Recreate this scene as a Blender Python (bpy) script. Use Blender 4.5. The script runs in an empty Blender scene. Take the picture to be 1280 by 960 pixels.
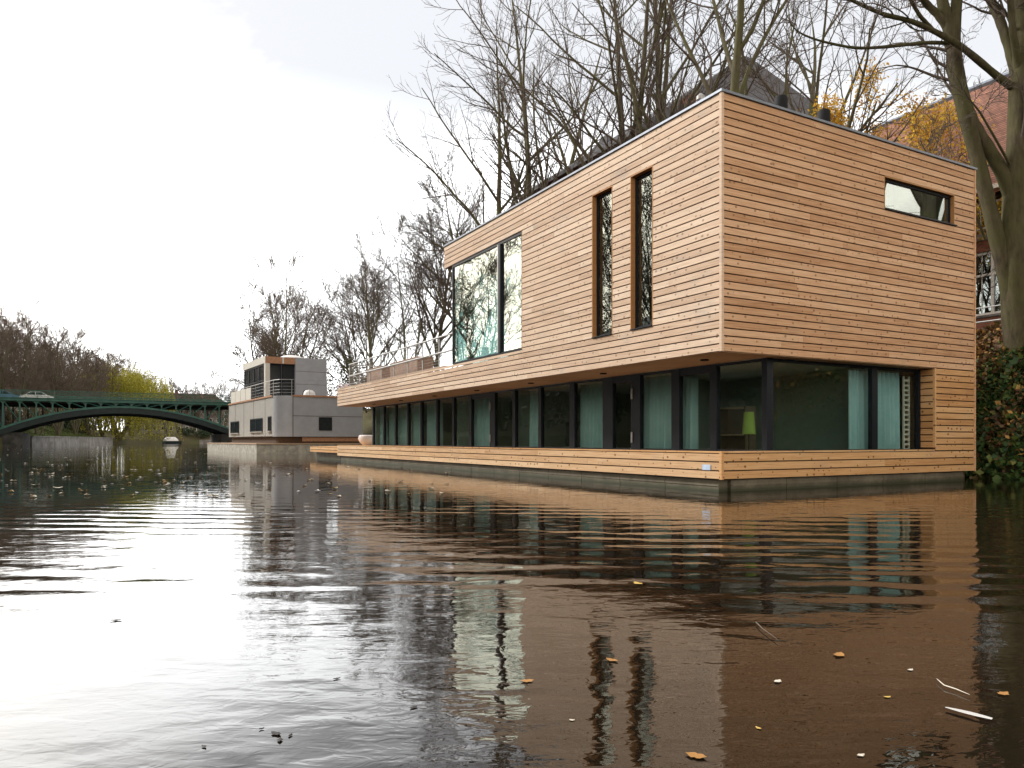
import bpy, math, random
import numpy as np
from mathutils import Vector

random.seed(7)
scene = bpy.context.scene
COL = scene.collection
R = math.radians

# ------------------------------------------------------------------ frame of the canal
F, CZ = 929.0, 0.84
ANG = R(29.056)
CX, CY = 3.401, 12.06                      # near corner of the timber houseboat
VX, VY = math.cos(ANG), math.sin(ANG)


def w(x, y, z=0.0):                        # canal frame -> world
    return (CX + x * VX - y * VY, CY + x * VY + y * VX, z)


def wn(a):                                 # the same for arrays
    a = np.asarray(a, float)
    o = a.copy()
    o[..., 0] = CX + a[..., 0] * VX - a[..., 1] * VY
    o[..., 1] = CY + a[..., 0] * VY + a[..., 1] * VX
    return o


# ------------------------------------------------------------------ helpers
def tag(o, label=None, cat=None, group=None, kind=None):
    if label: o['label'] = label
    if cat: o['category'] = cat
    if group: o['group'] = group
    if kind: o['kind'] = kind
    return o


def empty(name, loc, rz=0.0, label=None, cat=None, group=None, sc=1.0):
    o = bpy.data.objects.new(name, None)
    COL.objects.link(o)
    o.location = loc
    o.rotation_euler = (0, 0, rz)
    o.scale = (sc, sc, sc)
    o.empty_display_size = .2
    return tag(o, label, cat, group)


def link(name, me, parent=None, loc=(0, 0, 0), rz=0.0):
    o = bpy.data.objects.new(name, me)
    COL.objects.link(o)
    o.location = loc
    o.rotation_euler = (0, 0, rz)
    if parent: o.parent = parent
    return o


def np_mesh(name, V, Q, mats, mi=None, smooth=False, k=4):
    V = np.asarray(V, np.float32); Q = np.asarray(Q, np.int32).reshape(-1, k)
    me = bpy.data.meshes.new(name)
    me.vertices.add(len(V)); me.vertices.foreach_set('co', V.ravel())
    me.loops.add(Q.size); me.loops.foreach_set('vertex_index', Q.ravel())
    me.polygons.add(len(Q))
    me.polygons.foreach_set('loop_start', np.arange(len(Q), dtype=np.int32) * k)
    if mi is not None: me.polygons.foreach_set('material_index', np.asarray(mi, np.int32))
    if smooth: me.polygons.foreach_set('use_smooth', np.ones(len(Q), bool))
    for m in (mats if isinstance(mats, (list, tuple)) else [mats]): me.materials.append(m)
    me.update(calc_edges=True)
    me.validate()
    return me


class MB:
    def __init__(s): s.v = []; s.f = []; s.m = []

    def box(s, x0, x1, y0, y1, z0, z1, m=0):
        if x0 > x1: x0, x1 = x1, x0
        if y0 > y1: y0, y1 = y1, y0
        if z0 > z1: z0, z1 = z1, z0
        b = len(s.v)
        s.v += [(x0, y0, z0), (x1, y0, z0), (x1, y1, z0), (x0, y1, z0), (x0, y0, z1), (x1, y0, z1), (x1, y1, z1), (x0, y1, z1)]
        s.f += [(b, b + 3, b + 2, b + 1), (b + 4, b + 5, b + 6, b + 7), (b, b + 1, b + 5, b + 4), (b + 1, b + 2, b + 6, b + 5), (b + 2, b + 3, b + 7, b + 6), (b + 3, b, b + 4, b + 7)]
        s.m += [m] * 6
        return s

    def poly(s, pts, faces, m=0):
        b = len(s.v); s.v += [tuple(p) for p in pts]
        for f in faces: s.f.append(tuple(b + i for i in f)); s.m.append(m)
        return s

    def prism(s, pts, z0, z1, m=0):
        n = len(pts)
        P = [(x, y, z0) for x, y in pts] + [(x, y, z1) for x, y in pts]
        fs = [tuple(range(n))[::-1], tuple(range(n, 2 * n))] + [(i, (i + 1) % n, n + (i + 1) % n, n + i) for i in range(n)]
        return s.poly(P, fs, m)

    def tube(s, pts, rad, n=8, m=0, cap=True):
        pts = [Vector(p) for p in pts]
        if not isinstance(rad, (list, tuple)): rad = [rad] * len(pts)
        t0 = (pts[1] - pts[0]).normalized()
        ref = t0.cross(Vector((0, 0, 1)))
        if ref.length < .05: ref = t0.cross(Vector((1, 0, 0)))
        ref.normalize()
        b = len(s.v)
        for i, p in enumerate(pts):
            t = (pts[min(i + 1, len(pts) - 1)] - pts[max(i - 1, 0)]).normalized()
            u = (ref - t * ref.dot(t)).normalized(); ww = t.cross(u)
            for j in range(n):
                a = 2 * math.pi * j / n
                s.v.append(tuple(p + (u * math.cos(a) + ww * math.sin(a)) * rad[i]))
        for i in range(len(pts) - 1):
            for j in range(n):
                k = (j + 1) % n
                s.f.append((b + i * n + j, b + i * n + k, b + (i + 1) * n + k, b + (i + 1) * n + j)); s.m.append(m)
        if cap:
            s.f.append(tuple(b + j for j in range(n))[::-1]); s.m.append(m)
            e = b + (len(pts) - 1) * n
            s.f.append(tuple(e + j for j in range(n))); s.m.append(m)
        return s

    def lathe(s, prof, n=24, c=(0, 0), m=0):
        b = len(s.v)
        for r, z in prof:
            for j in range(n):
                a = 2 * math.pi * j / n
                s.v.append((c[0] + r * math.cos(a), c[1] + r * math.sin(a), z))
        for i in range(len(prof) - 1):
            for j in range(n):
                k = (j + 1) % n
                s.f.append((b + i * n + j, b + i * n + k, b + (i + 1) * n + k, b + (i + 1) * n + j)); s.m.append(m)
        s.f.append(tuple(b + j for j in range(n))[::-1]); s.m.append(m)
        e = b + (len(prof) - 1) * n
        s.f.append(tuple(e + j for j in range(n))); s.m.append(m)
        return s

    def mesh(s, name, mats, smooth=False):
        me = bpy.data.meshes.new(name)
        me.from_pydata(s.v, [], s.f)
        for m in (mats if isinstance(mats, (list, tuple)) else [mats]): me.materials.append(m)
        me.polygons.foreach_set('material_index', s.m)
        if smooth:
            me.polygons.foreach_set('use_smooth', [True] * len(s.f))
            me.set_sharp_from_angle(angle=R(40))
        me.update()
        return me

    def build(s, name, mats, parent=None, smooth=False, loc=(0, 0, 0), rz=0.0):
        return link(name, s.mesh(name, mats, smooth), parent, loc, rz)


# ------------------------------------------------------------------ materials
class NT:
    def __init__(s, name):
        s.mat = bpy.data.materials.new(name); s.mat.use_nodes = True
        s.t = s.mat.node_tree; s.t.nodes.clear()
        s.out = s.t.nodes.new('ShaderNodeOutputMaterial')

    def n(s, typ, ins=None, **props):
        nd = s.t.nodes.new(typ)
        for k, v in props.items(): setattr(nd, k, v)
        for k, v in (ins or {}).items():
            sock = nd.inputs[k]
            if isinstance(v, bpy.types.NodeSocket): s.t.links.new(v, sock)
            else: sock.default_value = v
        return nd

    def math(s, op, a, b=None, c=None, clamp=False):
        ins = {0: a}
        if b is not None: ins[1] = b
        if c is not None: ins[2] = c
        return s.n('ShaderNodeMath', ins, operation=op, use_clamp=clamp).outputs[0]

    def mix(s, f, a, b, blend='MIX'):
        nd = s.n('ShaderNodeMix', None, data_type='RGBA', blend_type=blend)
        for i, v in ((0, f), (6, a), (7, b)):
            if isinstance(v, bpy.types.NodeSocket): s.t.links.new(v, nd.inputs[i])
            else: nd.inputs[i].default_value = v
        return nd.outputs[2]

    def ramp(s, f, stops):
        nd = s.n('ShaderNodeValToRGB', {0: f})
        cr = nd.color_ramp
        while len(cr.elements) < len(stops): cr.elements.new(.5)
        for e, (p, c) in zip(cr.elements, stops):
            e.position = p; e.color = c if len(c) == 4 else (*c, 1)
        return nd.outputs[0]

    def noise(s, vec, scale, detail=3, rough=.55, dist=0.0):
        return s.n('ShaderNodeTexNoise', {'Vector': vec, 'Scale': scale, 'Detail': detail, 'Roughness': rough, 'Distortion': dist}).outputs[0]

    def done(s, sh): s.t.links.new(sh, s.out.inputs[0]); return s.mat

    def pbr(s, col, rough=.6, metal=0.0, normal=None, spec=.5, **kw):
        ins = {'Base Color': col, 'Roughness': rough, 'Metallic': metal, 'Specular IOR Level': spec}
        if normal is not None: ins['Normal'] = normal
        ins.update(kw)
        return s.done(s.n('ShaderNodeBsdfPrincipled', ins).outputs[0])

    def bump(s, h, strength=.3, dist=.01):
        return s.n('ShaderNodeBump', {'Height': h, 'Strength': strength, 'Distance': dist}).outputs[0]


def c4(*c): return (*c, 1)


def plain(name, col, rough=.6, metal=0.0, var=.12, scale=6.0, spec=.5):
    t = NT(name)
    oc = t.n('ShaderNodeTexCoord').outputs['Object']
    n1 = t.noise(oc, scale, 5, .6)
    lo = tuple(max(0, c * (1 - var * 1.6)) for c in col); hi = tuple(min(1, c * (1 + var * 1.3)) for c in col)
    return t.pbr(t.ramp(n1, [(.3, lo), (.7, hi)]), rough, metal, t.bump(n1, .15, .004), spec)


def wood(name, dark, mid, light, stain=.35, knots=.85, grey=(.30, .27, .24)):
    t = NT(name)
    oc = t.n('ShaderNodeTexCoord').outputs['Object']
    sp = t.n('ShaderNodeSeparateXYZ', {0: oc})
    al = t.math('ADD', sp.outputs[0], sp.outputs[1])
    rnd = t.n('ShaderNodeNewGeometry').outputs['Random Per Island']
    off = t.math('MULTIPLY', rnd, 57.0)
    v1 = t.n('ShaderNodeCombineXYZ', {0: t.math('MULTIPLY', t.math('ADD', al, off), 1.6), 1: t.math('MULTIPLY', sp.outputs[2], 45.0), 2: off}).outputs[0]
    grain = t.noise(v1, 1.0, 5, .62, .35)
    v2 = t.n('ShaderNodeCombineXYZ', {0: t.math('MULTIPLY', al, .55), 1: t.math('MULTIPLY', sp.outputs[2], .9), 2: t.math('MULTIPLY', rnd, 3.0)}).outputs[0]
    blot = t.noise(v2, 1.3, 4, .6)
    tone = t.math('ADD', t.math('MULTIPLY', rnd, .36), t.math('ADD', t.math('SUBTRACT', t.math('MULTIPLY', grain, .95), .165), t.math('MULTIPLY', blot, .26)))
    col = t.ramp(tone, [(.22, dark), (.56, mid), (.92, light)])
    # weather stains with a shape of their own
    st = t.n('ShaderNodeMapRange', {0: t.noise(v2, 2.4, 6, .7), 1: .52, 2: .75, 3: 0, 4: stain}).outputs[0]
    col = t.mix(st, col, c4(*grey))
    # knots
    kv = t.n('ShaderNodeCombineXYZ', {0: t.math('MULTIPLY', t.math('ADD', al, off), 7.0), 1: t.math('ADD', t.math('MULTIPLY', sp.outputs[2], 9.0), t.math('MULTIPLY', rnd, 911.0)), 2: 0.0}).outputs[0]
    vn = t.n('ShaderNodeTexVoronoi', {'Vector': kv, 'Scale': 1.0, 'Randomness': 1.0}, voronoi_dimensions='2D')
    pick = t.n('ShaderNodeSeparateColor', {0: vn.outputs['Color']}).outputs
    rad = t.math('MULTIPLY', t.math('GREATER_THAN', pick[0], .62), t.math('ADD', .09, t.math('MULTIPLY', pick[1], .15)))
    kf = t.n('ShaderNodeMapRange', {0: t.math('SUBTRACT', rad, vn.outputs['Distance']), 1: 0, 2: .08, 3: 0, 4: knots}).outputs[0]
    col = t.mix(kf, col, c4(dark[0] * .38, dark[1] * .33, dark[2] * .3))
    return t.pbr(col, .68, 0, t.bump(grain, .35, .003), .25)


M = {}
M['wood'] = wood('larch_cladding', (.34, .165, .075), (.565, .33, .18), (.74, .49, .31), .42, .6, (.33, .25, .18))
M['pale_wood'] = wood('pale_larch_cladding', (.38, .255, .17), (.60, .435, .31), (.75, .60, .46), .55, .6, (.36, .33, .29))  # paler, greyer larch tone for the long side boards and trim
M['honey'] = wood('honey_larch', (.36, .165, .06), (.58, .32, .135), (.74, .47, .24), .22)
M['honey2'] = wood('pale_honey_larch', (.40, .22, .10), (.60, .385, .21), (.74, .53, .33), .22)  # paler tone of the honey larch, for the long side fascia
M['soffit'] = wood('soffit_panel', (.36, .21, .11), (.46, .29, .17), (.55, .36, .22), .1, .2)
M['deck'] = wood('deck_plank', (.30, .20, .13), (.42, .29, .19), (.52, .38, .27), .5, .3)
M['jambwood'] = wood('window_lining', (.30, .13, .045), (.42, .21, .08), (.5, .27, .12), .1, .2)
M['core'] = plain('wall_felt', (.065, .034, .016), .9)
M['anth'] = plain('anthracite_frame', (.006, .009, .014), .5, 0, .15, spec=.25)
M['zinc'] = plain('zinc_coping', (.22, .25, .30), .5, .5, .1)
M['steel'] = plain('galvanised_steel', (.36, .36, .355), .5, .4, .1)
M['roof'] = plain('gravel_roof', (.22, .21, .2), .9, 0, .3, 40)
M['black'] = plain('black_plastic', (.010, .011, .013), .7, spec=.2)
M['inwall'] = plain('interior_plaster', (.22, .28, .25), .9, 0, .03)
M['infloor'] = plain('interior_floor', (.10, .07, .045), .5, 0, .1)
M['white'] = plain('white_paint', (.78, .77, .75), .5, 0, .04)
M['stone'] = plain('quay_stone', (.21, .20, .185), .9, 0, .35, 1.6)
M['quay'] = plain('pale_quay_stone', (.27, .255, .235), .9, 0, .3, .8)
M['darkstone'] = plain('abutment_stone', (.055, .055, .05), .9, 0, .4, 1.2)
M['gpanel'] = plain('grey_cladding', (.33, .345, .375), .5, .1, .05, 2)
M['bpanel'] = plain('taupe_cladding', (.33, .32, .29), .55, .1, .06, 2)
M['brownpanel'] = plain('brown_panel', (.38, .20, .11), .6, 0, .15)
M['concrete'] = plain('pontoon_concrete', (.42, .40, .34), .85, 0, .25, 3)
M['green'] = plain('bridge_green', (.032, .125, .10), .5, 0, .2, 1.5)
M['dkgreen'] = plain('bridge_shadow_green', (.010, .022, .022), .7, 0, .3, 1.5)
M['asphalt'] = plain('asphalt', (.05, .05, .052), .9, 0, .2, 4)
M['slate'] = plain('slate_roof', (.05, .047, .052), .6, 0, .35, 3)
M['rattan'] = plain('terrace_screen_brown', (.34, .22, .16), .8, 0, .2, 8)
M['cloth'] = plain('pale_cloth', (.6, .58, .52), .9, 0, .05)
M['rubber'] = plain('tyre_rubber', (.02, .02, .02), .8)
M['willowleaf'] = None

t = NT('hull_panels')
oc = t.n('ShaderNodeTexCoord').outputs['Object']
sp = t.n('ShaderNodeSeparateXYZ', {0: oc})
n1 = t.noise(oc, 2.2, 6, .7)
wetz = t.n('ShaderNodeMapRange', {0: t.math('ADD', sp.outputs[2], t.math('MULTIPLY', n1, .10)), 1: .07, 2: .16, 3: 1, 4: 0}).outputs[0]
col = t.ramp(n1, [(.3, (.10, .085, .055)), (.55, (.18, .155, .11)), (.75, (.26, .23, .17))])
col = t.mix(wetz, col, c4(.035, .04, .016))
M['hull'] = t.pbr(col, .7, 0, t.bump(n1, .3, .01))


def glass(name, f0, tint, rough=.0):
    t = NT(name)
    ge = t.n('ShaderNodeNewGeometry')
    oc = t.n('ShaderNodeTexCoord').outputs['Object']
    cosv = t.math('ABSOLUTE', t.n('ShaderNodeVectorMath', {0: ge.outputs['Normal'], 1: ge.outputs['Incoming']}, operation='DOT_PRODUCT').outputs['Value'])
    fr = t.math('ADD', t.math('MULTIPLY', t.math('POWER', t.math('SUBTRACT', 1.0, cosv, clamp=True), 5.0), 1 - f0), f0, clamp=True)
    bp = t.n('ShaderNodeBump', {'Height': t.noise(oc, .9, 1, .4), 'Strength': .12, 'Distance': .02}).outputs[0]
    tr = t.n('ShaderNodeBsdfTransparent', {'Color': tint}).outputs[0]
    gl = t.n('ShaderNodeBsdfGlossy', {'Color': c4(.93, .97, .95), 'Roughness': rough, 'Normal': bp}).outputs[0]
    return t.done(t.n('ShaderNodeMixShader', {0: fr, 1: tr, 2: gl}).outputs[0])


M['glass'] = glass('window_glass', .035, c4(.88, .94, .92))
M['glass_up'] = glass('coated_glass', .26, c4(.70, .82, .80))
M['glass_mid'] = glass('slot_window_glass', .14, c4(.70, .80, .78))
M['glass_clear'] = glass('railing_glass', .04, c4(.86, .9, .9))

t = NT('teal_curtain')
oc = t.n('ShaderNodeTexCoord').outputs['Object']
n1 = t.noise(oc, 3, 3)
di = t.n('ShaderNodeBsdfDiffuse', {'Color': t.ramp(n1, [(.3, (.46, .70, .74)), (.7, (.58, .80, .84))])}).outputs[0]
tl = t.n('ShaderNodeBsdfTranslucent', {'Color': c4(.5, .66, .66)}).outputs[0]
M['curtain'] = t.done(t.n('ShaderNodeMixShader', {0: .3, 1: di, 2: tl}).outputs[0])

t = NT('lamp_shade_green')
M['shade'] = t.pbr(c4(.28, .40, .07), .8, 0)


def brick_mat(name, c1, c2, mortar, sc=1.0, squash=None):
    t = NT(name)
    oc = t.n('ShaderNodeTexCoord').outputs['Object']
    sp = t.n('ShaderNodeSeparateXYZ', {0: oc})
    v = t.n('ShaderNodeCombineXYZ', {0: t.math('ADD', sp.outputs[0], sp.outputs[1]), 1: sp.outputs[2], 2: 0.0}).outputs[0]
    b = t.n('ShaderNodeTexBrick', {'Vector': v, 'Color1': c4(*c1), 'Color2': c4(*c2), 'Mortar': c4(*mortar), 'Scale': sc, 'Mortar Size': .012, 'Brick Width': .26, 'Row Height': .08, 'Bias': 0.0})
    n1 = t.noise(oc, 2.2, 6, .7)
    col = t.mix(t.n('ShaderNodeMapRange', {0: n1, 1: .4, 2: .75, 3: 0, 4: .6}).outputs[0], b.outputs[0], c4(*(c * .35 for c in c1)))
    return t.pbr(col, .9, 0, t.bump(b.outputs[1], .3, -.01))


M['brick'] = brick_mat('red_brick', (.26, .07, .04), (.34, .11, .06), (.20, .15, .12))
M['tile'] = brick_mat('clay_roof_tiles', (.44, .205, .14), (.24, .115, .085), (.08, .045, .035), .75)
M['plaster'] = plain('pale_plaster', (.42, .39, .35), .9, 0, .08, 1)
M['fartile'] = plain('far_clay_roof', (.15, .06, .045), .9, 0, .25, .6)
M['dkwin'] = plain('dark_window', (.02, .025, .03), .1)


def bark(name, dark, light, moss, amount):
    t = NT(name)
    oc = t.n('ShaderNodeTexCoord').outputs['Object']
    mp = t.n('ShaderNodeMapping', {'Vector': oc, 'Scale': (6, 6, 1.6)}).outputs[0]
    n1 = t.noise(mp, 1.6, 6, .65)
    col = t.ramp(n1, [(.3, dark), (.7, light)])
    n2 = t.noise(oc, .8, 5, .6)
    col = t.mix(t.n('ShaderNodeMapRange', {0: n2, 1: .4, 2: .62, 3: 0, 4: amount}).outputs[0], col, c4(*moss))
    return t.pbr(col, .9, 0, t.bump(n1, .6, .03), .2)


M['bark'] = bark('bark', (.06, .05, .036), (.15, .13, .09), (.13, .135, .055), .65)
M['barknear'] = bark('mossy_bark', (.03, .024, .016), (.11, .088, .055), (.08, .082, .03), .7)
M['twig'] = plain('twig_bark', (.105, .082, .066), .9, 0, .2)
M['fartwig'] = plain('brown_twig_bark', (.135, .10, .075), .9, 0, .2)


def leafmat(name, stops, trans=.35):
    t = NT(name)
    rnd = t.n('ShaderNodeNewGeometry').outputs['Random Per Island']
    col = t.ramp(rnd, stops)
    di = t.n('ShaderNodeBsdfPrincipled', {'Base Color': col, 'Roughness': .6, 'Specular IOR Level': .3}).outputs[0]
    tl = t.n('ShaderNodeBsdfTranslucent', {'Color': col}).outputs[0]
    return t.done(t.n('ShaderNodeMixShader', {0: trans, 1: di, 2: tl}).outputs[0])


M['ivy'] = leafmat('ivy_leaves', [(0, (.014, .035, .012)), (.45, (.045, .095, .025)), (.8, (.09, .15, .035)), (.9, (.16, .18, .04)), (1, (.22, .12, .05))], .15)
M['litter'] = leafmat('leaf_litter', [(0, (.06, .035, .018)), (.4, (.17, .085, .04)), (.65, (.08, .09, .03)), (.8, (.28, .14, .05)), (1, (.45, .27, .07))], .1)
M['ochre'] = leafmat('ochre_leaves', [(0, (.50, .24, .03)), (.5, (.85, .52, .06)), (.85, (.92, .68, .12)), (1, (.70, .62, .12))], .65)
M['willowleaf'] = leafmat('willow_leaves', [(0, (.20, .21, .03)), (.5, (.40, .38, .05)), (.9, (.60, .54, .08)), (1, (.58, .48, .09))], .35)
M['conifer'] = leafmat('evergreen_leaves', [(0, (.015, .03, .014)), (.6, (.03, .055, .02)), (1, (.06, .085, .03))], .15)
M['scrub'] = leafmat('scrub_leaves', [(0, (.05, .04, .025)), (.6, (.09, .065, .04)), (1, (.12, .11, .04))], .2)
M['goldleaf'] = leafmat('golden_brown_leaves', [(0, (.12, .08, .02)), (.6, (.26, .17, .04)), (1, (.36, .27, .07))], .35)
M['grassleaf'] = leafmat('grass_blades', [(0, (.05, .08, .02)), (.6, (.09, .13, .03)), (1, (.16, .18, .05))], .3)
M['flower'] = leafmat('pale_petals', [(0, (.62, .35, .38)), (.5, (.8, .68, .66)), (1, (.85, .82, .8))], .3)

t = NT('terrain_soil')
oc = t.n('ShaderNodeNewGeometry').outputs['Position']
n1 = t.noise(oc, .35, 7, .65)
n2 = t.noise(oc, 6, 5, .7)
col = t.ramp(n1, [(.35, (.07, .10, .03)), (.5, (.09, .085, .045)), (.7, (.13, .085, .05))])
col = t.mix(.5, col, t.ramp(n2, [(.3, (.03, .025, .015)), (.7, (.14, .12, .06))]))
M['soil'] = t.pbr(col, .95, 0, t.bump(n2, .6, .05), .1)

# ---- water
t = NT('canal_water')
pos = t.n('ShaderNodeNewGeometry').outputs['Position']
sp = t.n('ShaderNodeSeparateXYZ', {0: pos})
X, Y = sp.outputs[0], sp.outputs[1]


def stretch(sx, sy, rz=0.0):
    return t.n('ShaderNodeMapping', {'Vector': pos, 'Rotation': (0, 0, rz), 'Scale': (sx, sy, 1)}).outputs[0]


def wave(scale, rz, dist, dscale):
    return t.n('ShaderNodeTexWave', {'Vector': stretch(1, 1, rz), 'Scale': scale, 'Distortion': dist, 'Detail': 2.0, 'Detail Scale': dscale, 'Detail Roughness': .5},
               wave_type='BANDS', bands_direction='Y', wave_profile='SIN').outputs[1]


def mr(v, a, b, c, d): return t.n('ShaderNodeMapRange', {0: v, 1: a, 2: b, 3: c, 4: d}, interpolation_type='SMOOTHSTEP').outputs[0]


patch = t.noise(stretch(.16, .30, .2), 1.0, 2, .5)
band = t.math('MULTIPLY', mr(Y, 3.0, 4.6, 0.0, 1.0), mr(Y, 6.8, 10.5, 1.0, .05))
mask = t.math('MULTIPLY', band, mr(patch, .40, .60, .12, 1.0))
h = t.math('MULTIPLY', t.math('MULTIPLY', wave(.72, R(5), 4.2, .6), .0066), mask)
h = t.math('ADD', h, t.math('MULTIPLY', t.math('MULTIPLY', wave(1.25, R(-8), 3.0, .6), .0014), mask))
# soft swirls close to the camera, fine wrinkles everywhere
h = t.math('ADD', h, t.math('MULTIPLY', t.noise(stretch(1.0, 1.5, .3), 2.4, 1, .4, .8), mr(Y, 4, 12, .0048, .0025)))
h = t.math('ADD', h, t.math('MULTIPLY', t.noise(stretch(.8, 1.9, .1), 5.0, 2, .5, .5), mr(patch, .4, .6, .0018, .0005)))
h = t.math('ADD', h, t.math('MULTIPLY', t.noise(stretch(1.0, 1.8, -.15), 11.0, 2, .5, 1.0), mr(Y, 3, 9, .00075, .00018)))
h = t.math('ADD', h, t.math('MULTIPLY', t.noise(stretch(.5, 1.4, .05), 1.6, 3, .5), mr(Y, 14, 60, .0, .012)))
bp = t.n('ShaderNodeBump', {'Height': h, 'Strength': 1.0, 'Distance': 1.0}).outputs[0]
fr = t.n('ShaderNodeFresnel', {'IOR': 1.6, 'Normal': bp}).outputs[0]
silt = t.noise(pos, .8, 4, .6)
di = t.n('ShaderNodeBsdfDiffuse', {'Color': t.ramp(silt, [(.3, (.010, .0068, .004)), (.7, (.016, .011, .006))])}).outputs[0]
gl = t.n('ShaderNodeBsdfGlossy', {'Color': c4(1, 1, 1), 'Roughness': .0, 'Normal': bp}).outputs[0]
M['water'] = t.done(t.n('ShaderNodeMixShader', {0: fr, 1: di, 2: gl}).outputs[0])

# ------------------------------------------------------------------ world, sun, camera
SUN_EL, SUN_DIR = R(36), Vector((-.93, .36, 0)).normalized()
wd = bpy.data.worlds.new('World'); scene.world = wd; wd.use_nodes = True
nt = wd.node_tree; nt.nodes.clear()


class WT(NT):
    def __init__(s, tree): s.t = tree


t = WT(nt)
out = t.n('ShaderNodeOutputWorld')
sky = t.n('ShaderNodeTexSky', None, sky_type='NISHITA', sun_disc=False, sun_elevation=SUN_EL,
          sun_rotation=math.atan2(SUN_DIR.x, SUN_DIR.y), air_density=1.2, dust_density=2.5, ozone_density=1.5)
g = t.n('ShaderNodeTexCoord').outputs['Generated']
sp = t.n('ShaderNodeSeparateXYZ', {0: g})
zz = t.math('ADD', t.math('MAXIMUM', sp.outputs[2], 0.0), .16)
pv = t.n('ShaderNodeCombineXYZ', {0: t.math('DIVIDE', sp.outputs[0], zz), 1: t.math('DIVIDE', sp.outputs[1], zz), 2: 0.0}).outputs[0]
mp = t.n('ShaderNodeMapping', {'Vector': pv, 'Location': (3.1, 1.7, 0), 'Rotation': (0, 0, .5), 'Scale': (.75, 1.15, 1)}).outputs[0]
cl = t.noise(mp, 1.1, 9, .60, .6)
big = t.noise(mp, .30, 3, .5, .2)
cf = t.math('ADD', t.math('MULTIPLY', cl, .62), t.math('MULTIPLY', big, .42))
el = t.n('ShaderNodeMapRange', {0: sp.outputs[2], 1: .29, 2: .46, 3: -.085, 4: .09}, interpolation_type='SMOOTHSTEP').outputs[0]
cf = t.math('SUBTRACT', cf, el)
ccol = t.ramp(cf, [(.38, (.32, .325, .335)), (.46, (.47, .475, .485)), (.54, (.76, .765, .77)), (.62, (.985, .995, 1.0))])
sdir = Vector((SUN_DIR.x * math.cos(SUN_EL), SUN_DIR.y * math.cos(SUN_EL), math.sin(SUN_EL)))
gdir = Vector((-.52, .80, .28)).normalized()
dt = t.n('ShaderNodeVectorMath', {0: g, 1: gdir}, operation='DOT_PRODUCT').outputs['Value']
glow = t.math('POWER', t.math('MAXIMUM', dt, 0.0), 4.0)
fall = t.n('ShaderNodeMapRange', {0: sp.outputs[2], 1: .36, 2: .52, 3: 1.0, 4: .24}, interpolation_type='SMOOTHSTEP').outputs[0]
lum = t.math('ADD', t.math('MULTIPLY', t.math('MULTIPLY', glow, 13.5), fall), t.math('ADD', t.math('MULTIPLY', fall, 6.0), 9.5))
ccol = t.n('ShaderNodeVectorMath', {0: ccol, 'Scale': lum}, operation='SCALE').outputs[0]
ccol = t.n('ShaderNodeVectorMath', {0: ccol, 1: (6.5, 6.6, 6.85)}, operation='MAXIMUM').outputs[0]
db = t.n('ShaderNodeVectorMath', {0: g, 1: (-.30, .954, 0)}, operation='DOT_PRODUCT').outputs['Value']
back = t.n('ShaderNodeMapRange', {0: db, 1: -.55, 2: .45, 3: 0.0, 4: 1.0}, interpolation_type='SMOOTHSTEP').outputs[0]
ccol = t.mix(back, t.n('ShaderNodeVectorMath', {0: ccol, 1: (1.22, 1.08, .92)}, operation='MULTIPLY').outputs[0], ccol)
dw = t.n('ShaderNodeVectorMath', {0: g, 1: Vector((-.83, .50, .24)).normalized()}, operation='DOT_PRODUCT').outputs['Value']
warm = t.n('ShaderNodeVectorMath', {0: (16, 11, 4.5), 'Scale': t.math('POWER', t.math('MAXIMUM', dw, 0.0), 18.0)}, operation='SCALE').outputs[0]
ccol = t.n('ShaderNodeVectorMath', {0: ccol, 1: warm}, operation='ADD').outputs[0]
mixc = t.mix(.92, sky.outputs[0], ccol)
bg = t.n('ShaderNodeBackground', {'Color': mixc, 'Strength': .1})
nt.links.new(bg.outputs[0], out.inputs[0])

sun = bpy.data.lights.new('sun', 'SUN'); sun.energy = 2.6; sun.angle = R(12); sun.color = (1, .965, .92)
so = bpy.data.objects.new('sun', sun); COL.objects.link(so)
so.rotation_euler = (-sdir).to_track_quat('-Z', 'Y').to_euler()

cam = bpy.data.cameras.new('camera'); co = bpy.data.objects.new('camera', cam); COL.objects.link(co)
cam.sensor_width = 36; cam.lens = 36 * F / 1280
cam.shift_y = (551 - 480) / 1280.0
cam.clip_end = 5000; cam.clip_start = .05
co.location = (0, 0, CZ); co.rotation_euler = (R(90), 0, 0)
scene.camera = co
scene.view_settings.view_transform = 'Standard'; scene.view_settings.look = 'None'
scene.view_settings.exposure = .55; scene.view_settings.gamma = 1
cy = scene.cycles
cy.max_bounces = 8; cy.glossy_bounces = 5; cy.diffuse_bounces = 3; cy.transparent_max_bounces = 20; cy.transmission_bounces = 4
cy.caustics_reflective = False; cy.caustics_refractive = False
cy.use_denoising = True
cy.sample_clamp_indirect = 6

# ------------------------------------------------------------------ terrain and water


def off(y): return .20 * max(0.0, y - 118)


def ground(x, y):
    xx = x - off(y)
    pr = [(-1e4, 4.0), (-60, 4.0), (-30, 3.8), (-24.5, 1.9), (-21, 1.35), (-20.6, 1.2), (-20.3, -1.5), (8.3, -1.5), (8.7, -.1), (9.2, .75), (10.4, 2.3), (11.9, 3.55), (13.5, 3.7), (30, 3.8), (1e4, 4)]
    for (a, za), (b, zb) in zip(pr, pr[1:]):
        if xx <= b: z = za + (zb - za) * (xx - a) / (b - a); break
    if y > 236:
        k = min(1, (y - 236) / 12.0)
        z = max(z, -1.5 + k * 4.6 if y < 236.5 + 12 else 3.2)
    return z


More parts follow.
